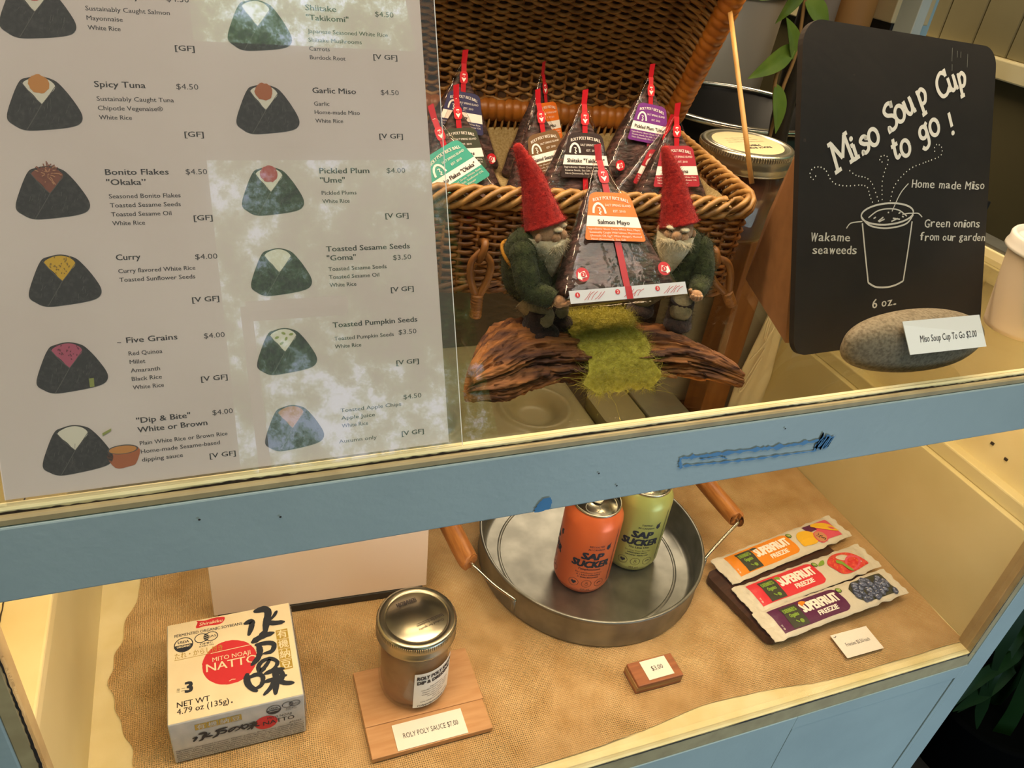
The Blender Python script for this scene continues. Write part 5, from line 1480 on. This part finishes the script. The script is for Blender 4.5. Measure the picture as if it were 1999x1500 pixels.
# tin tray with two cans
tr = thing('metal_tray', 'round grey tin tray with wooden side handles holding the two cans', 'tray', (0.391, 0.576, 0.003))
TC = (0.391, 0.576, 0.003)
mb = MB()
mb.lathe([(0, 0.0025), (0.122, 0.0025), (0.1275, 0.004), (0.1300, 0.009), (0.1305, 0.040), (0.1325, 0.0425), (0.1348, 0.0415), (0.1348, 0.0395), (0.1330, 0.0385), (0.1322, 0.034), (0.1322, 0.006), (0.1335, 0.0035), (0.1328, 0.0008), (0, 0.0005)], 'dull_tin', 96, TC)
mb.build('tray_pan', tr)
mb = MB(); mb.lathe([(0.106, 0.0026), (0.107, 0.0034), (0.109, 0.0034), (0.110, 0.0026)], 'dull_tin', 80, TC); mb.build('pressed_ring', tr)
for sx, pts, gr in ((-1, [(0.2660, 0.5060, 0.036), (0.2655, 0.5065, 0.041), (0.2480, 0.5260, 0.0480), (0.2320, 0.5430, 0.0600), (0.2285, 0.5500, 0.0610)], [(0.2285, 0.5500, 0.061), (0.2265, 0.560, 0.0612), (0.2215, 0.625, 0.0615), (0.2195, 0.655, 0.0615)]),
                    (1, [(0.5080, 0.5070, 0.036), (0.5110, 0.5085, 0.042), (0.5400, 0.5220, 0.052), (0.5670, 0.5345, 0.0600), (0.5690, 0.5400, 0.0600)], [(0.5690, 0.5400, 0.060), (0.5685, 0.550, 0.060), (0.5660, 0.625, 0.060), (0.5650, 0.650, 0.060)])):
    mb = MB(); mb.tube(catmull(pts, 6), 0.0019, 'steel', 8); mb.build('handle_wire', tr)
    mb = MB()
    e_ = V(gr[-1]); f_ = V(pts[0])
    back = V((2 * TC[0] - f_.x if False else f_.x, 2 * TC[1] - f_.y, f_.z))
    mb.tube(catmull([e_, e_ + V((-sx * 0.004, 0.012, -0.002)), back + V((0, 0, .004)), back], 6), 0.0019, 'steel', 8)
    mb.build('handle_wire', tr)
    mb = MB(); g_ = catmull(gr, 6); mb.tube(g_, [0.0095 + 0.0020 * math.sin(PI * k / (len(g_) - 1)) for k in range(len(g_))], 'handle_wood', 18); mb.build('handle_grip', tr)
    mb = MB(); mb.tube([V(pts[0]) + V((0, 0, .004)), V(pts[0]) + V((0, 0, -0.006)), V(pts[0]) + V((0, 0, -.012))], (0.0035, 0.0018), 'dull_tin', 8); mb.build('handle_lug', tr)

def can(name_label, c, m, flav, rot, french):
    t = thing('drink_can', name_label, 'can', c)
    mb = MB()
    mb.lathe([(0, 0.006), (0.020, 0.004), (0.0235, 0.0005), (0.0255, 0.0008), (0.0290, 0.004), (0.0322, 0.011), (0.0330, 0.0145), (0.0330, 0.1010), (0.0324, 0.1060), (0.0280, 0.1155), (0.0268, 0.1175)], m, 72, c)
    R_ = 33.05
    PCn = lambda u, v, w=0: V((c[0] + (R_ / 1000 + w) * math.sin(u / R_ + rot), c[1] - (R_ / 1000 + w) * math.cos(u / R_ + rot), c[2] + v / 1000))
    for du in (0, -62):
        PK = lambda u, v, w=0, du=du: PCn(u + du, v, 0.0001 + w)
        mb.text('SAP', 0, 61.0, 9.4, 'can_ink', PK, width=24, align='c', bold=.06, shear=.12)
        mb.text('SUCKER', 0, 49.0, 9.4, 'can_ink', PK, width=43, align='c', bold=.06, shear=.12)
        mb.text(flav, 0, 44.2, 3.0, 'can_ink', PK, width=25, align='c', bold=.03)
        for i, (ln, wd) in enumerate(((('Eau pétillante sucrée', 31), ("À L'EAU D'ÉRABLE", 28), ('ET ÉRABLE BIOLOGIQUE', 24)) if french else (('Sparkling Water Beverage', 31), ('SWEETENED WITH', 24), ('ORGANIC MAPLE SAP', 28)))):
            mb.text(ln, 0, 39.2 - 3.7 * i, 2.0, 'can_ink' if i else 'can_ink_soft', PK, width=wd, align='c', bold=.03 if i else 0)
        mb.text('RÉCOLTÉE' if french else 'TAPPED', 3, 79.5, 2.4, 'can_ink', PK, width=17 if french else 13, align='c', bold=.02)
        mb.text('AU CANADA' if french else 'IN CANADA', 3, 75.0, 2.4, 'can_ink', PK, width=19, align='c', bold=.02)
        mb.poly([(14.5, 76), (17.5, 73.5), (20, 76.5), (19.2, 80), (20.2, 84), (17, 81.5), (15.2, 81)], 'can_ink', PK)
        for i in range(3):
            u = -15 + 15 * i
            mb.ring(u, 22.5, 5.6, 0.5, 'can_ink_soft', PK, 0, 24); 
            if i == 0: mb.poly([(u, 19.4), (u + 3, 22.6), (u + 2.6, 24.6), (u + 1, 25), (u, 24), (u - 1, 25), (u - 2.6, 24.6), (u - 3, 22.6)], 'can_ink', PK)
            if i == 1: mb.ring(u, 21.5, 1.6, 0.4, 'can_ink_soft', PK, 0, 14); mb.ring(u, 24.4, 1.1, 0.4, 'can_ink_soft', PK, 0, 12)
            if i == 2: mb.stroke([(u - 2.5, 22), (u, 24), (u + 2.5, 23.5)], 1.2, 'can_ink', PK)
        mb.text('355 mL', 0, 11.8, 2.6, 'can_ink_soft', PK, width=12, align='c', bold=.02)
    mb.stroke([(28, 20), (28.6, 98)], 1.1, 'can_ink', PCn, 0.0001)
    mb.build('printed_can_body', t)
    mb = MB()
    mb.lathe([(0.0266, 0.1170), (0.0276, 0.1190), (0.0278, 0.1205), (0.0272, 0.1216), (0.0258, 0.1212), (0.0244, 0.1165), (0.0232, 0.1150), (0.0222, 0.1168), (0, 0.1170)], 'steel', 64, c)
    PLd = plane((c[0], c[1], c[2] + 0.1171), (math.cos(rot - .5), math.sin(rot - .5), 0), (-math.sin(rot - .5), math.cos(rot - .5), 0), 0.001)
    mb.ring(0, -11, 7.8, 0.7, 'dull_tin', PLd, 0.0001, rv=8.4)
    ld = mb.build('can_end', t)
    mb = MB()
    mb.poly(rrect(-6.2, -4, 6.2, 14, 5.6), 'steel', PLd, 0.0016); mb.ring(0, 5, 5.9, 1.0, 'steel', PLd, 0.0022, rv=8.4)
    mb.ring(0, 8.4, 3.6, 0.9, 'dull_tin', PLd, 0.0024, rv=2.8); mb.disc(0, -0.6, 2.4, 'steel', PLd, 0.0026)
    mb.build('pull_tab', t).parent = ld
    return t
can('orange soda can standing in the tin tray left of the lime one', (0.3685, 0.5475, 0.0057), 'can_orange', 'Pamplemousse', -0.30, True)
can('pale lime green soda can standing in the tin tray', (0.4420, 0.5640, 0.0057), 'can_lime', 'The Lime One', -0.36, False)

# little wooden price block
blk = thing('price_block', 'small layered reddish wooden block on the burlap in front of the tray', 'wooden block', (0.3605, 0.3875, 0.003))
mb = MB(); mb.bx(0.3605, 0.4145, 0.3875, 0.4150, 0.0031, 0.0062, 'red_wood', 0.0005); mb.build('lower_layer', blk)
mb = MB(); mb.bx(0.3605, 0.4145, 0.3875, 0.4150, 0.0062, 0.0122, 'ply_edge', 0.0005); mb.build('middle_layer', blk)
mb = MB(); mb.bx(0.3615, 0.4145, 0.3872, 0.4150, 0.0122, 0.0160, 'red_wood', 0.0007); mb.build('upper_layer', blk)
PBk = plane((0.3755, 0.3905, 0.0166), (1, 0.015, 0), (-0.015, 1, 0), 0.001)
price_card('price_card', 'tiny square white price card lying on the reddish wooden block', PBk, 30, 22.5, '$3.00', 8.6, 9.0, 5.2, 13.5, (0.3755, 0.3905, 0.0161))

# fruit freezies on a dark board
db = thing('dark_board', 'dark brown wooden board under the three freezer pops', 'wooden board', (0.535, 0.40, 0.003), (0, 0, math.radians(10.5)))
mb = MB(); prism(mb, rrect(0.0, 0.0, 0.185, 0.108, 0.010), lambda u, v, w=0: V((u, v, w)), 0.0008, 0.0110, 'dark_wood'); mb.build('board_slab', db, local=True)
def freezie(label, mid, yaw, pitch, roll, color, kind, zz):
    t = thing('freezer_pop', label, 'freezer pop', (mid[0], mid[1], zz), (math.radians(roll), math.radians(pitch), math.radians(yaw)), 'fruit freezer pops on the dark board')
    LX, LY = 0.212, 0.041
    def top(u, v, off=0.0):
        x = (u - 0.5) * LX; y = (v - 0.5) * LY
        e_ = min(u, 1 - u); f_ = min(v, 1 - v)
        seal = 1 - math.exp(-max(e_ - 0.055, 0) / 0.03)
        h = 0.0048 * seal * (math.sin(PI * min(max(v, 0), 1)) ** 0.5)
        h += 0.0009 * noise.noise(V((x * 40 + zz * 500, y * 90, 0))) + (0.0016 * noise.noise(V((x * 160, y * 120, zz * 99))) if e_ < 0.07 else 0)
        edge = 0.0018 * noise.noise(V((x * 90, 3 if v > .5 else 8, zz * 77))) * (1 if f_ < 0.1 else 0)
        xe = 0.003 * noise.noise(V((y * 160, u * 4, zz * 50))) * (1 if e_ < 0.03 else 0)
        return V((x + xe, y + edge, h + off + 0.0008))
    mb = MB()
    mb.grid(lambda u, v: top(u, v), 110, 22, 'wrap_white')
    mb.grid(lambda u, v: V((top(1 - u, v).x, top(1 - u, v).y, 0.0006 - top(1 - u, v).z * 0.4)), 60, 14, 'wrap_white')
    mb.build('white_wrapper', t, local=True)
    mb = MB()
    P = lambda u, v, w=0: top(min(max(u / 212, 0), 1), min(max(v / 41, 0), 1), 0.0003 + w)
    def patch(pts_fn, u0, u1, m, w=0.0, n=26):
        vs = []
        for i in range(n + 1):
            u = lerp(u0, u1, i / n); lo, hi = pts_fn(u)
            vs += [P(u, lerp(lo, hi, q / 8), w) for q in range(9)]
        mb.add(vs, [(9 * i + q, 9 * i + 9 + q, 9 * i + 10 + q, 9 * i + 1 + q) for i in range(n) for q in range(8)], m, True)
    flat = lambda lo, hi: (lambda u: (lo, hi))
    bul = lambda u: (4.5 + 3.5 * max(0, (u - 112) / 8) ** 2, 36.5 - 3.5 * max(0, (u - 112) / 8) ** 2)
    patch(bul, 17, 120, color)
    patch(flat(5.5, 33.5), 31, 55, 'fz_dark', 0.0003, 8)
    mb.text("DEEBEE'S", 33, 25, 5.0, 'fz_green', P, 0.0006, width=18, bold=.05)
    mb.text('Organics', 36.5, 18.5, 4.4, 'fz_green', P, 0.0006, width=12.5, bold=.05)
    mb.disc(47, 11, 2.6, 'fz_green', P, 0.0006, 14)
    mb.stroke([(40, 13.6), (43, 10.5)], 1.6, 'fz_green', P, 0.0006)
    mb.text('SUPERFRUIT', 58, 18.6, 12.0, 'white_print', P, 0.0005, width=56, bold=.045)
    mb.text('FREEZIE', 74, 9.6, 5.6, 'white_print', P, 0.0005, width=29, bold=.04)
    mb.text('40 mL', 20.5, 8, 2.0, 'white_print', P, 0.0005, rot=PI / 2)
    mb.disc(123, 31, 4.0, 'fz_dark', P, 0.0004, 18); mb.disc(123, 31, 3.2, 'fz_green', P, 0.0006, 18)
    mb.text('USDA', 123, 30.2, 1.6, 'white_print', P, 0.0008, width=4.6, align='c')
    rn = random.Random(kind)
    if kind == 'grape':
        mb.poly(c2([(60, 32.5), (66, 34.0), (70, 31), (66, 29), (61, 27)], 3, True), 'fz_orange', P, 0.0007)
    elif kind == 'straw':
        mb.poly(c2([(56, 31.5), (62, 33), (64, 29), (59, 28)], 3, True), 'fz_green', P, 0.0007)
    else:
        mb.poly(c2([(55, 32.5), (62, 33.6), (66, 31), (58, 29.6)], 3, True), 'fz_dark', P, 0.0007)
    if kind == 'mango':
        patch(lambda u: (6, 35.5), 166, 198, 'fz_pink', 0.0002, 10)
        mb.poly(c2([(128, 10), (136, 8), (150, 7), (158, 12), (158, 22), (150, 29), (138, 30), (129, 22)], 4, True), 'fz_yellow', P, 0.0005)
        patch(lambda u: (24, 35.5), 152, 168, 'fz_purple', 0.0003, 6)
        mb.disc(163, 13, 10.0, 'fz_pink', P, 0.0007, 26, 9.5); mb.disc(163, 13, 8.6, 'top_apple', P, 0.0009, 26, 8.2)
        for i in range(22):
            a, r = rn.uniform(0, 2 * PI), rn.uniform(0, 6.6)
            mb.disc(163 + r * math.cos(a), 13 + r * math.sin(a), 0.7, 'fz_dark', P, 0.0011, 8)
        mb.poly(c2([(164, 32), (172, 35), (186, 30), (196, 20), (198, 13), (190, 14), (178, 20), (168, 27)], 4, True), 'fz_yellow', P, 0.0009)
    if kind == 'straw':
        mb.poly(c2([(139, 24), (144, 10), (154, 4.8), (170, 4.6), (186, 7), (196, 10), (188, 24), (178, 33), (164, 36), (150, 33)], 5, True), 'fz_straw', P, 0.0005)
        mb.poly(c2([(160, 9), (170, 6), (184, 12), (188, 20), (178, 26), (166, 22)], 5, True), 'fz_pink', P, 0.0007)
        mb.poly(c2([(162, 11), (170, 8.5), (181, 13), (184, 19), (177, 23), (168, 20)], 5, True), 'fz_straw', P, 0.0009)
        mb.poly(c2([(152, 22), (156, 19), (160, 8), (165, 5), (163, 13), (160, 22), (155, 26)], 4, True), 'fz_green', P, 0.0011)
        mb.poly(c2([(126, 27), (133, 32), (140, 33), (136, 27)], 4, True), 'fz_green', P, 0.0004)
        for i in range(44):
            u, v = rn.uniform(143, 190), rn.uniform(7, 33)
            mb.disc(u, v, 0.5, 'fz_yellow', P, 0.0010, 6)
    if kind == 'grape':
        patch(lambda u: (5 + 12 * max(0, (150 - u) / 16) ** 2, 36 - 10 * max(0, (150 - u) / 16) ** 1.5), 136, 198, 'fz_dark', 0.0002, 18)
        for i in range(62):
            u, v = rn.uniform(138, 195), rn.uniform(6.5, 33.5)
            if u < 150 and abs(v - 19) > (u - 133) * 0.95: continue
            a = rn.uniform(0, PI); r = rn.uniform(3.0, 4.4)
            el = [(u + r * 1.2 * math.cos(q) * math.cos(a) - r * math.sin(q) * math.sin(a), v + r * 1.2 * math.cos(q) * math.sin(a) + r * math.sin(q) * math.cos(a)) for q in [2 * PI * k / 14 for k in range(14)]]
            mb.poly(el, 'fz_berry', P, 0.0004 + i * 0.000012)
            mb.poly([(u + (p - u) * .62 + .5, v + (q - v) * .62 + .7) for p, q in el], 'fz_berry_light', P, 0.000405 + i * 0.000012)
            mb.stroke([(u - 1.2, v + r * .55), (u + 1.0, v + r * .62)], 0.7, 'natto_side', P, 0.00041 + i * 0.000012)
    mb.build('printed_front', t, local=True)
    return t
freezie('orange mango-and-passionfruit freezer pop, rearmost on the dark board', (0.6385, 0.5165), 9, 0, 0, 'fz_orange', 'mango', 0.0165)
freezie('red strawberry freezer pop in the middle on the dark board', (0.6385, 0.4660), 6.5, 0, 0, 'fz_red', 'straw', 0.0170)
freezie('purple grape freezer pop, nearest the front on the dark board', (0.6395, 0.4235), 5.0, 0, 0, 'fz_purple', 'grape', 0.0180)
PFz = plane((0.6140, 0.3615, 0.0062), (1, 0.0, 0), (0.03, 1, 0.01), 0.001)
price_card('price_card', 'white price card lying on the burlap in front of the freezer pops', PFz, 52.5, 31, 'Freezies $0.50/each', 10, 13.0, 4.6, 34, (0.614, 0.3615, 0.003), 0.0, 'ink_soft', pin=[(2, 27.5), (3.4, 26.6), (6.0, 28.2)])

# ================================================================== kitchen side, seen past and through the case
mb = MB(); mb.bx(-1.2, 0.825, 0.79, 2.1, -0.04, -0.001, 'kitchen_counter', 0.002)
mb.bx(-1.2, 0.82, 0.83, 2.1, -0.9, -0.04, 'kitchen_dark')
single(mb, 'work_counter', 'brown kitchen counter behind the display case, seen through the glass shelf', 'counter', (0.0, 1.2, -0.9))
tub = thing('serving_tub_lid', 'olive plastic lid with round wells on the counter behind the case', 'plastic lid', (0.18, 0.93, 0.0))
mb = MB()
wells = [(-0.06, 0.868), (0.081, 0.865), (0.256, 0.86), (0.431, 0.858)]
TX0, TX1, TY0, TY1 = -0.20, 0.512, 0.79, 1.055
def tubtop(u, v):
    x = lerp(TX0, TX1, u); y = lerp(TY0, TY1, v); z = 0.022
    e_ = min(x - TX0, TX1 - x, y - TY0, TY1 - y)
    z -= 0.012 * math.exp(-e_ / 0.004) if e_ < 0.02 else 0
    for a, b in wells:
        d_ = math.hypot(x - a, y - b)
        z -= 0.017 / (1 + math.exp((d_ - 0.034) / 0.0035))
        z += 0.004 * math.exp(-((d_ - 0.052) / 0.006) ** 2)
    return V((x, y, z))
mb.grid(tubtop, 200, 80, 'tub_plastic')
mb.bx(TX0, TX1, TY0, TY1, 0.0, 0.004, 'tub_plastic')
mb.build('moulded_top', tub)
mb = MB()
prism(mb, rrect(0.524, 0.74 + 0.05, 0.592, 0.885, 0.018), lambda u, v, w=0: V((u, v, w)), 0.0, 0.022, 'tub_plastic')
single(mb, 'plastic_tub', 'small olive plastic tub with rounded corners beside the welled lid', 'plastic tub', (0.558, 0.84, 0.0))
mb = MB(); mb.bx(0.60, 0.672, 0.79, 1.05, 0.0, 0.02, 'post_grey', 0.003)
single(mb, 'grey_tray', 'flat grey tray on the counter between the olive tub and the brown post', 'tray', (0.64, 0.92, 0.0))
mb = MB(); mb.bx(0.680, 0.7235, 0.790, 0.835, 0.0, 0.391, 'post_brown', 0.002)
single(mb, 'wooden_post', 'brown wooden post under the back edge of the glass shelf', 'post', (0.70, 0.81, 0.0))
mb = MB(); mb.bx(0.7245, 0.786, 0.800, 0.845, 0.0, 0.391, 'post_grey', 0.002)
single(mb, 'grey_post', 'grey painted post beside the brown wooden post', 'post', (0.755, 0.82, 0.0))
mb = MB(); mb.bx(0.788, 1.10, 0.815, 0.85, 0.0, 0.391, 'cream_paint', 0.002)
mb.bx(0.80, 0.83, 0.808, 0.816, 0.0, 0.391, 'cream_paint', 0.001)
single(mb, 'cream_panel', 'cream painted panel behind the right end of the case', 'panel', (0.94, 0.83, 0.0))
bag = thing('drawstring_bag', 'cream cotton drawstring bag hanging behind the glass shelf, left of the chalkboard foot', 'bag', (0.757, 0.785, 0.2))
mb = MB()
def sack(u, v):
    a = 2 * PI * u
    r = lerp(0.010, 0.030, min(v * 1.5, 1)) * (1 + 0.18 * math.sin(a * 6 + v * 3) * (1 - v * .6))
    return V((0.757 + r * math.cos(a) * 1.0, 0.783 + r * math.sin(a) * 0.45, lerp(0.225, 0.02, v)))
mb.grid(sack, 48, 30, 'cotton', True, True)
mb.ball((0.757, 0.783, 0.222), (0.012, 0.008, 0.010), 'cotton', 14, 10)
mb.build('gathered_cloth', bag)
mb = MB()
for pts in ([(0.747, 0.770, 0.212), (0.736, 0.766, 0.222), (0.728, 0.764, 0.200), (0.730, 0.764, 0.170)], [(0.748, 0.770, 0.212), (0.738, 0.766, 0.228), (0.731, 0.764, 0.205), (0.734, 0.764, 0.165)],
            [(0.748, 0.770, 0.185), (0.735, 0.765, 0.160), (0.718, 0.764, 0.135)], [(0.742, 0.768, 0.150), (0.722, 0.764, 0.100), (0.716, 0.764, 0.080), (0.724, 0.764, 0.085), (0.740, 0.766, 0.135)]):
    mb.tube(catmull(pts, 8), 0.0013, 'cotton', 6)
mb.build('drawstring', bag)

# stove pan, bucket, cloth
pan = thing('cooking_pot', 'dark metal pot with a shiny rim in the kitchen behind the miso jar', 'pot', (0.80, 1.06, 0.28))
mb = MB(); mb.lathe([(0, 0.0), (0.135, 0.0), (0.145, 0.01), (0.148, 0.135), (0.140, 0.135), (0.138, 0.012), (0, 0.01)], 'black_iron', 56, (0.80, 1.06, 0.28)); mb.build('pot_body', pan)
mb = MB(); mb.lathe([(0.141, 0.134), (0.150, 0.134), (0.153, 0.138), (0.150, 0.142), (0.141, 0.142), (0.139, 0.138), (0.141, 0.134)], 'steel', 56, (0.80, 1.06, 0.28)); mb.build('pot_rim', pan)
mb = MB(); mb.bx(0.66, 1.36, 0.98, 1.9, 0.0, 0.279, 'kitchen_dark', 0.003)
single(mb, 'stove', 'dark stove unit behind the case under the cooking pot', 'stove', (0.8, 1.4, 0.0))
bk = thing('white_bucket', 'grey-white bucket with dark smears standing behind the cooking pot', 'bucket', (0.93, 1.38, 0.28))
mb = MB(); mb.lathe([(0, 0.0), (0.115, 0.0), (0.12, 0.01), (0.122, 0.06)], 'kitchen_dark', 48, (0.93, 1.38, 0.28)); mb.lathe([(0.122, 0.06), (0.132, 0.30), (0.125, 0.30), (0.12, 0.06)], 'bucket_white', 48, (0.93, 1.38, 0.28)); mb.build('bucket_body', bk)
mb = MB(); mb.lathe([(0.131, 0.270), (0.137, 0.272), (0.138, 0.30), (0.132, 0.302), (0.126, 0.30)], 'bucket_white', 48, (0.93, 1.38, 0.28)); mb.build('bucket_rim', bk)
mb = MB()
mb.grid(lambda u, v: V((0.665 + 0.075 * u, 0.865 + 0.03 * v, 0.358 + 0.016 * noise.noise(V((u * 5, v * 3, 0))) + 0.01 * math.sin(u * 9))), 24, 10, 'teal_cloth')
mb.grid(lambda u, v: V((0.665 + 0.075 * u, 0.865 + 0.03 * v, 0.345 + 0.010 * noise.noise(V((u * 5, v * 3, 2))))), 24, 10, 'teal_cloth')
single(mb, 'teal_cloth', 'crumpled teal cloth behind the lid of the miso jar', 'cloth', (0.70, 0.88, 0.336))
mb = MB(); mb.bx(0.64, 0.98, 0.858, 0.908, 0.0, 0.335, 'post_grey', 0.003)
single(mb, 'grey_cabinet', 'low grey cabinet behind the miso jar and the hanging plant', 'cabinet', (0.81, 0.88, 0.0))
mb = MB(); mb.tube([(0.735, 0.842, 0.30), (0.700, 0.83, 0.46), (0.690, 0.825, 0.56), (0.690, 0.825, 0.68)], [(0.016, 0.010)] * 4, 'kitchen_dark', 10)
single(mb, 'dark_strut', 'dark slanting strut behind the left edge of the chalkboard', 'strut', (0.735, 0.842, 0.30))

# hanging plant
pl = thing('trailing_plant', 'green trailing houseplant hanging behind the left edge of the chalkboard', 'plant', (0.655, 0.80, 0.42))
mb = MB()
mb.tube(catmull([(0.668, 0.80, 0.42), (0.664, 0.80, 0.50), (0.668, 0.80, 0.55), (0.656, 0.80, 0.62), (0.652, 0.80, 0.68)], 6), 0.0022, 'stem_brown', 7)
mb.tube(catmull([(0.664, 0.80, 0.475), (0.650, 0.80, 0.515), (0.655, 0.80, 0.548), (0.667, 0.80, 0.556)], 6), 0.0024, 'stem_brown', 7)
mb.build('stem', pl)
def leaf(parent, base, tip, width, m, droop=0.0, n=14, name='leaf', fold=0.25, up=(0.2, -1, 0.3)):
    base, tip = V(base), V(tip); d_ = tip - base; L = d_.length
    s_ = d_.normalized().cross(V(up)).normalized(); nn = s_.cross(d_.normalized())
    mb = MB()
    def fn(u, v):
        w_ = width * (math.sin(PI * min(v ** 0.75, 1)) ** 0.9) * (u - 0.5)
        return base + d_ * v + s_ * w_ + nn * (fold * abs(w_)) + V((0, 0, -droop * L * v * v)) + nn * (0.06 * L * math.sin(v * PI))
    mb.grid(fn, 6, n, m)
    mb.grid(lambda u, v: fn(1 - u, v) - nn * 0.0005, 6, n, m)
    return mb.build(name, parent)
leaf(pl, (0.664, 0.80, 0.555), (0.602, 0.790, 0.518), 0.024, 'leaf_green', 0.0)
leaf(pl, (0.652, 0.80, 0.512), (0.665, 0.790, 0.455), 0.024, 'leaf_green', 0.0)
leaf(pl, (0.668, 0.80, 0.540), (0.636, 0.795, 0.585), 0.022, 'leaf_green', 0.0)
leaf(pl, (0.658, 0.80, 0.605), (0.700, 0.795, 0.575), 0.026, 'leaf_green', 0.0)
leaf(pl, (0.654, 0.80, 0.640), (0.590, 0.790, 0.600), 0.028, 'leaf_green', 0.0)
leaf(pl, (0.655, 0.80, 0.635), (0.635, 0.81, 0.575), 0.022, 'leaf_green', 0.0)

# things leaning against the boarded wall, above the chalkboard
for nm, lab, cat_, x0, x1, y0, y1, m_ in (('cardboard_tube', 'grey-brown cardboard tube standing behind the chalkboard, leftmost of the row', 'tube', 0.985, 1.03, 1.15, 1.19, 'roll_grey'),
                                          ('cardboard_tube', 'wide brown cardboard tube standing behind the chalkboard beside the grey one', 'tube', 1.035, 1.105, 1.14, 1.20, 'roll_brown')):
    mb = MB(); cx, cy, r = (x0 + x1) / 2, (y0 + y1) / 2, (x1 - x0) / 2
    mb.lathe([(0, 0.0), (r, 0.0), (r, 0.52), (r * .86, 0.52), (r * .86, 0.02)], m_, 32, (cx, cy, 0.281))
    single(mb, nm, lab, cat_, (cx, cy, 0.281))
bkk = thing('paper_pad', 'beige pad of paper standing on end above the chalkboard', 'paper pad', (1.155, 1.15, 0.281))
mb = MB(); mb.bx(1.112, 1.195, 1.12, 1.19, 0.545, 0.80, 'book_beige', 0.002); mb.build('page_block', bkk)
mb = MB(); mb.bx(1.125, 1.185, 1.13, 1.18, 0.281, 0.545, 'kitchen_dark', 0.002); mb.build('dark_stand', bkk)
mb = MB(); mb.bx(1.204, 1.222, 1.14, 1.17, 0.281, 0.82, 'pale_blue', 0.001)
single(mb, 'pale_blue_batten', 'narrow pale blue batten standing beside the beige paper pad', 'batten', (1.213, 1.15, 0.281))

# ================================================================== strap-leaved plant outside, in the shade right of the case
po = thing('strap_leaf_plant', 'dark green strap-leaved plant outside in the shade right of the case', 'plant', (1.52, 0.56, -0.91))
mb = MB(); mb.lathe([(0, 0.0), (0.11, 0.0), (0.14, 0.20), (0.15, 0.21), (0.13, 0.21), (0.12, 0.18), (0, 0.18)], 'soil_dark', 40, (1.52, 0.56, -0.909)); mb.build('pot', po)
def strap(pts, wd):
    mb = MB()
    p = catmull(pts, 8); L = len(p)
    def fn(u, v):
        k = v * (L - 1); i = min(int(k), L - 2); c = p[i].lerp(p[i + 1], k - i)
        d_ = (p[i + 1] - p[i]).normalized(); s_ = d_.cross(V((0.45, 0.7, -0.55))).normalized()
        w_ = wd * min(1.0, (1 - v) * 4 + 0.03) * (u - 0.5)
        return c + s_ * w_ + V((0, 0, 0.3 * abs(w_)))
    mb.grid(fn, 4, 30, 'strap_leaf')
    mb.grid(lambda u, v: fn(1 - u, v) + V((0, 0.0008, 0)), 4, 30, 'strap_leaf')
    mb.build('leaf', po)
B0 = (1.52, 0.56, -0.73)
for pts, wd in (([B0, (1.50, 0.54, -0.45), (1.42, 0.52, -0.40), (1.458, 0.505, -0.58), (1.481, 0.50, -0.70), (1.46, 0.49, -0.81), (1.40, 0.48, -0.87)], 0.036),
                ([B0, (1.56, 0.55, -0.50), (1.49, 0.53, -0.55), (1.517, 0.52, -0.68), (1.537, 0.51, -0.80)], 0.026),
                ([B0, (1.48, 0.56, -0.52), (1.39, 0.53, -0.49), (1.30, 0.52, -0.51), (1.255, 0.51, -0.56)], 0.026),
                ([B0, (1.47, 0.55, -0.56), (1.39, 0.53, -0.585), (1.29, 0.52, -0.605)], 0.030),
                ([B0, (1.44, 0.56, -0.45), (1.365, 0.53, -0.53), (1.387, 0.52, -0.636), (1.403, 0.51, -0.70)], 0.026),
                ([B0, (1.46, 0.57, -0.28), (1.36, 0.55, -0.26), (1.32, 0.53, -0.40), (1.36, 0.52, -0.56)], 0.028),
                ([B0, (1.50, 0.58, -0.55), (1.43, 0.54, -0.59), (1.31, 0.52, -0.617)], 0.020)):
    strap(pts, wd)
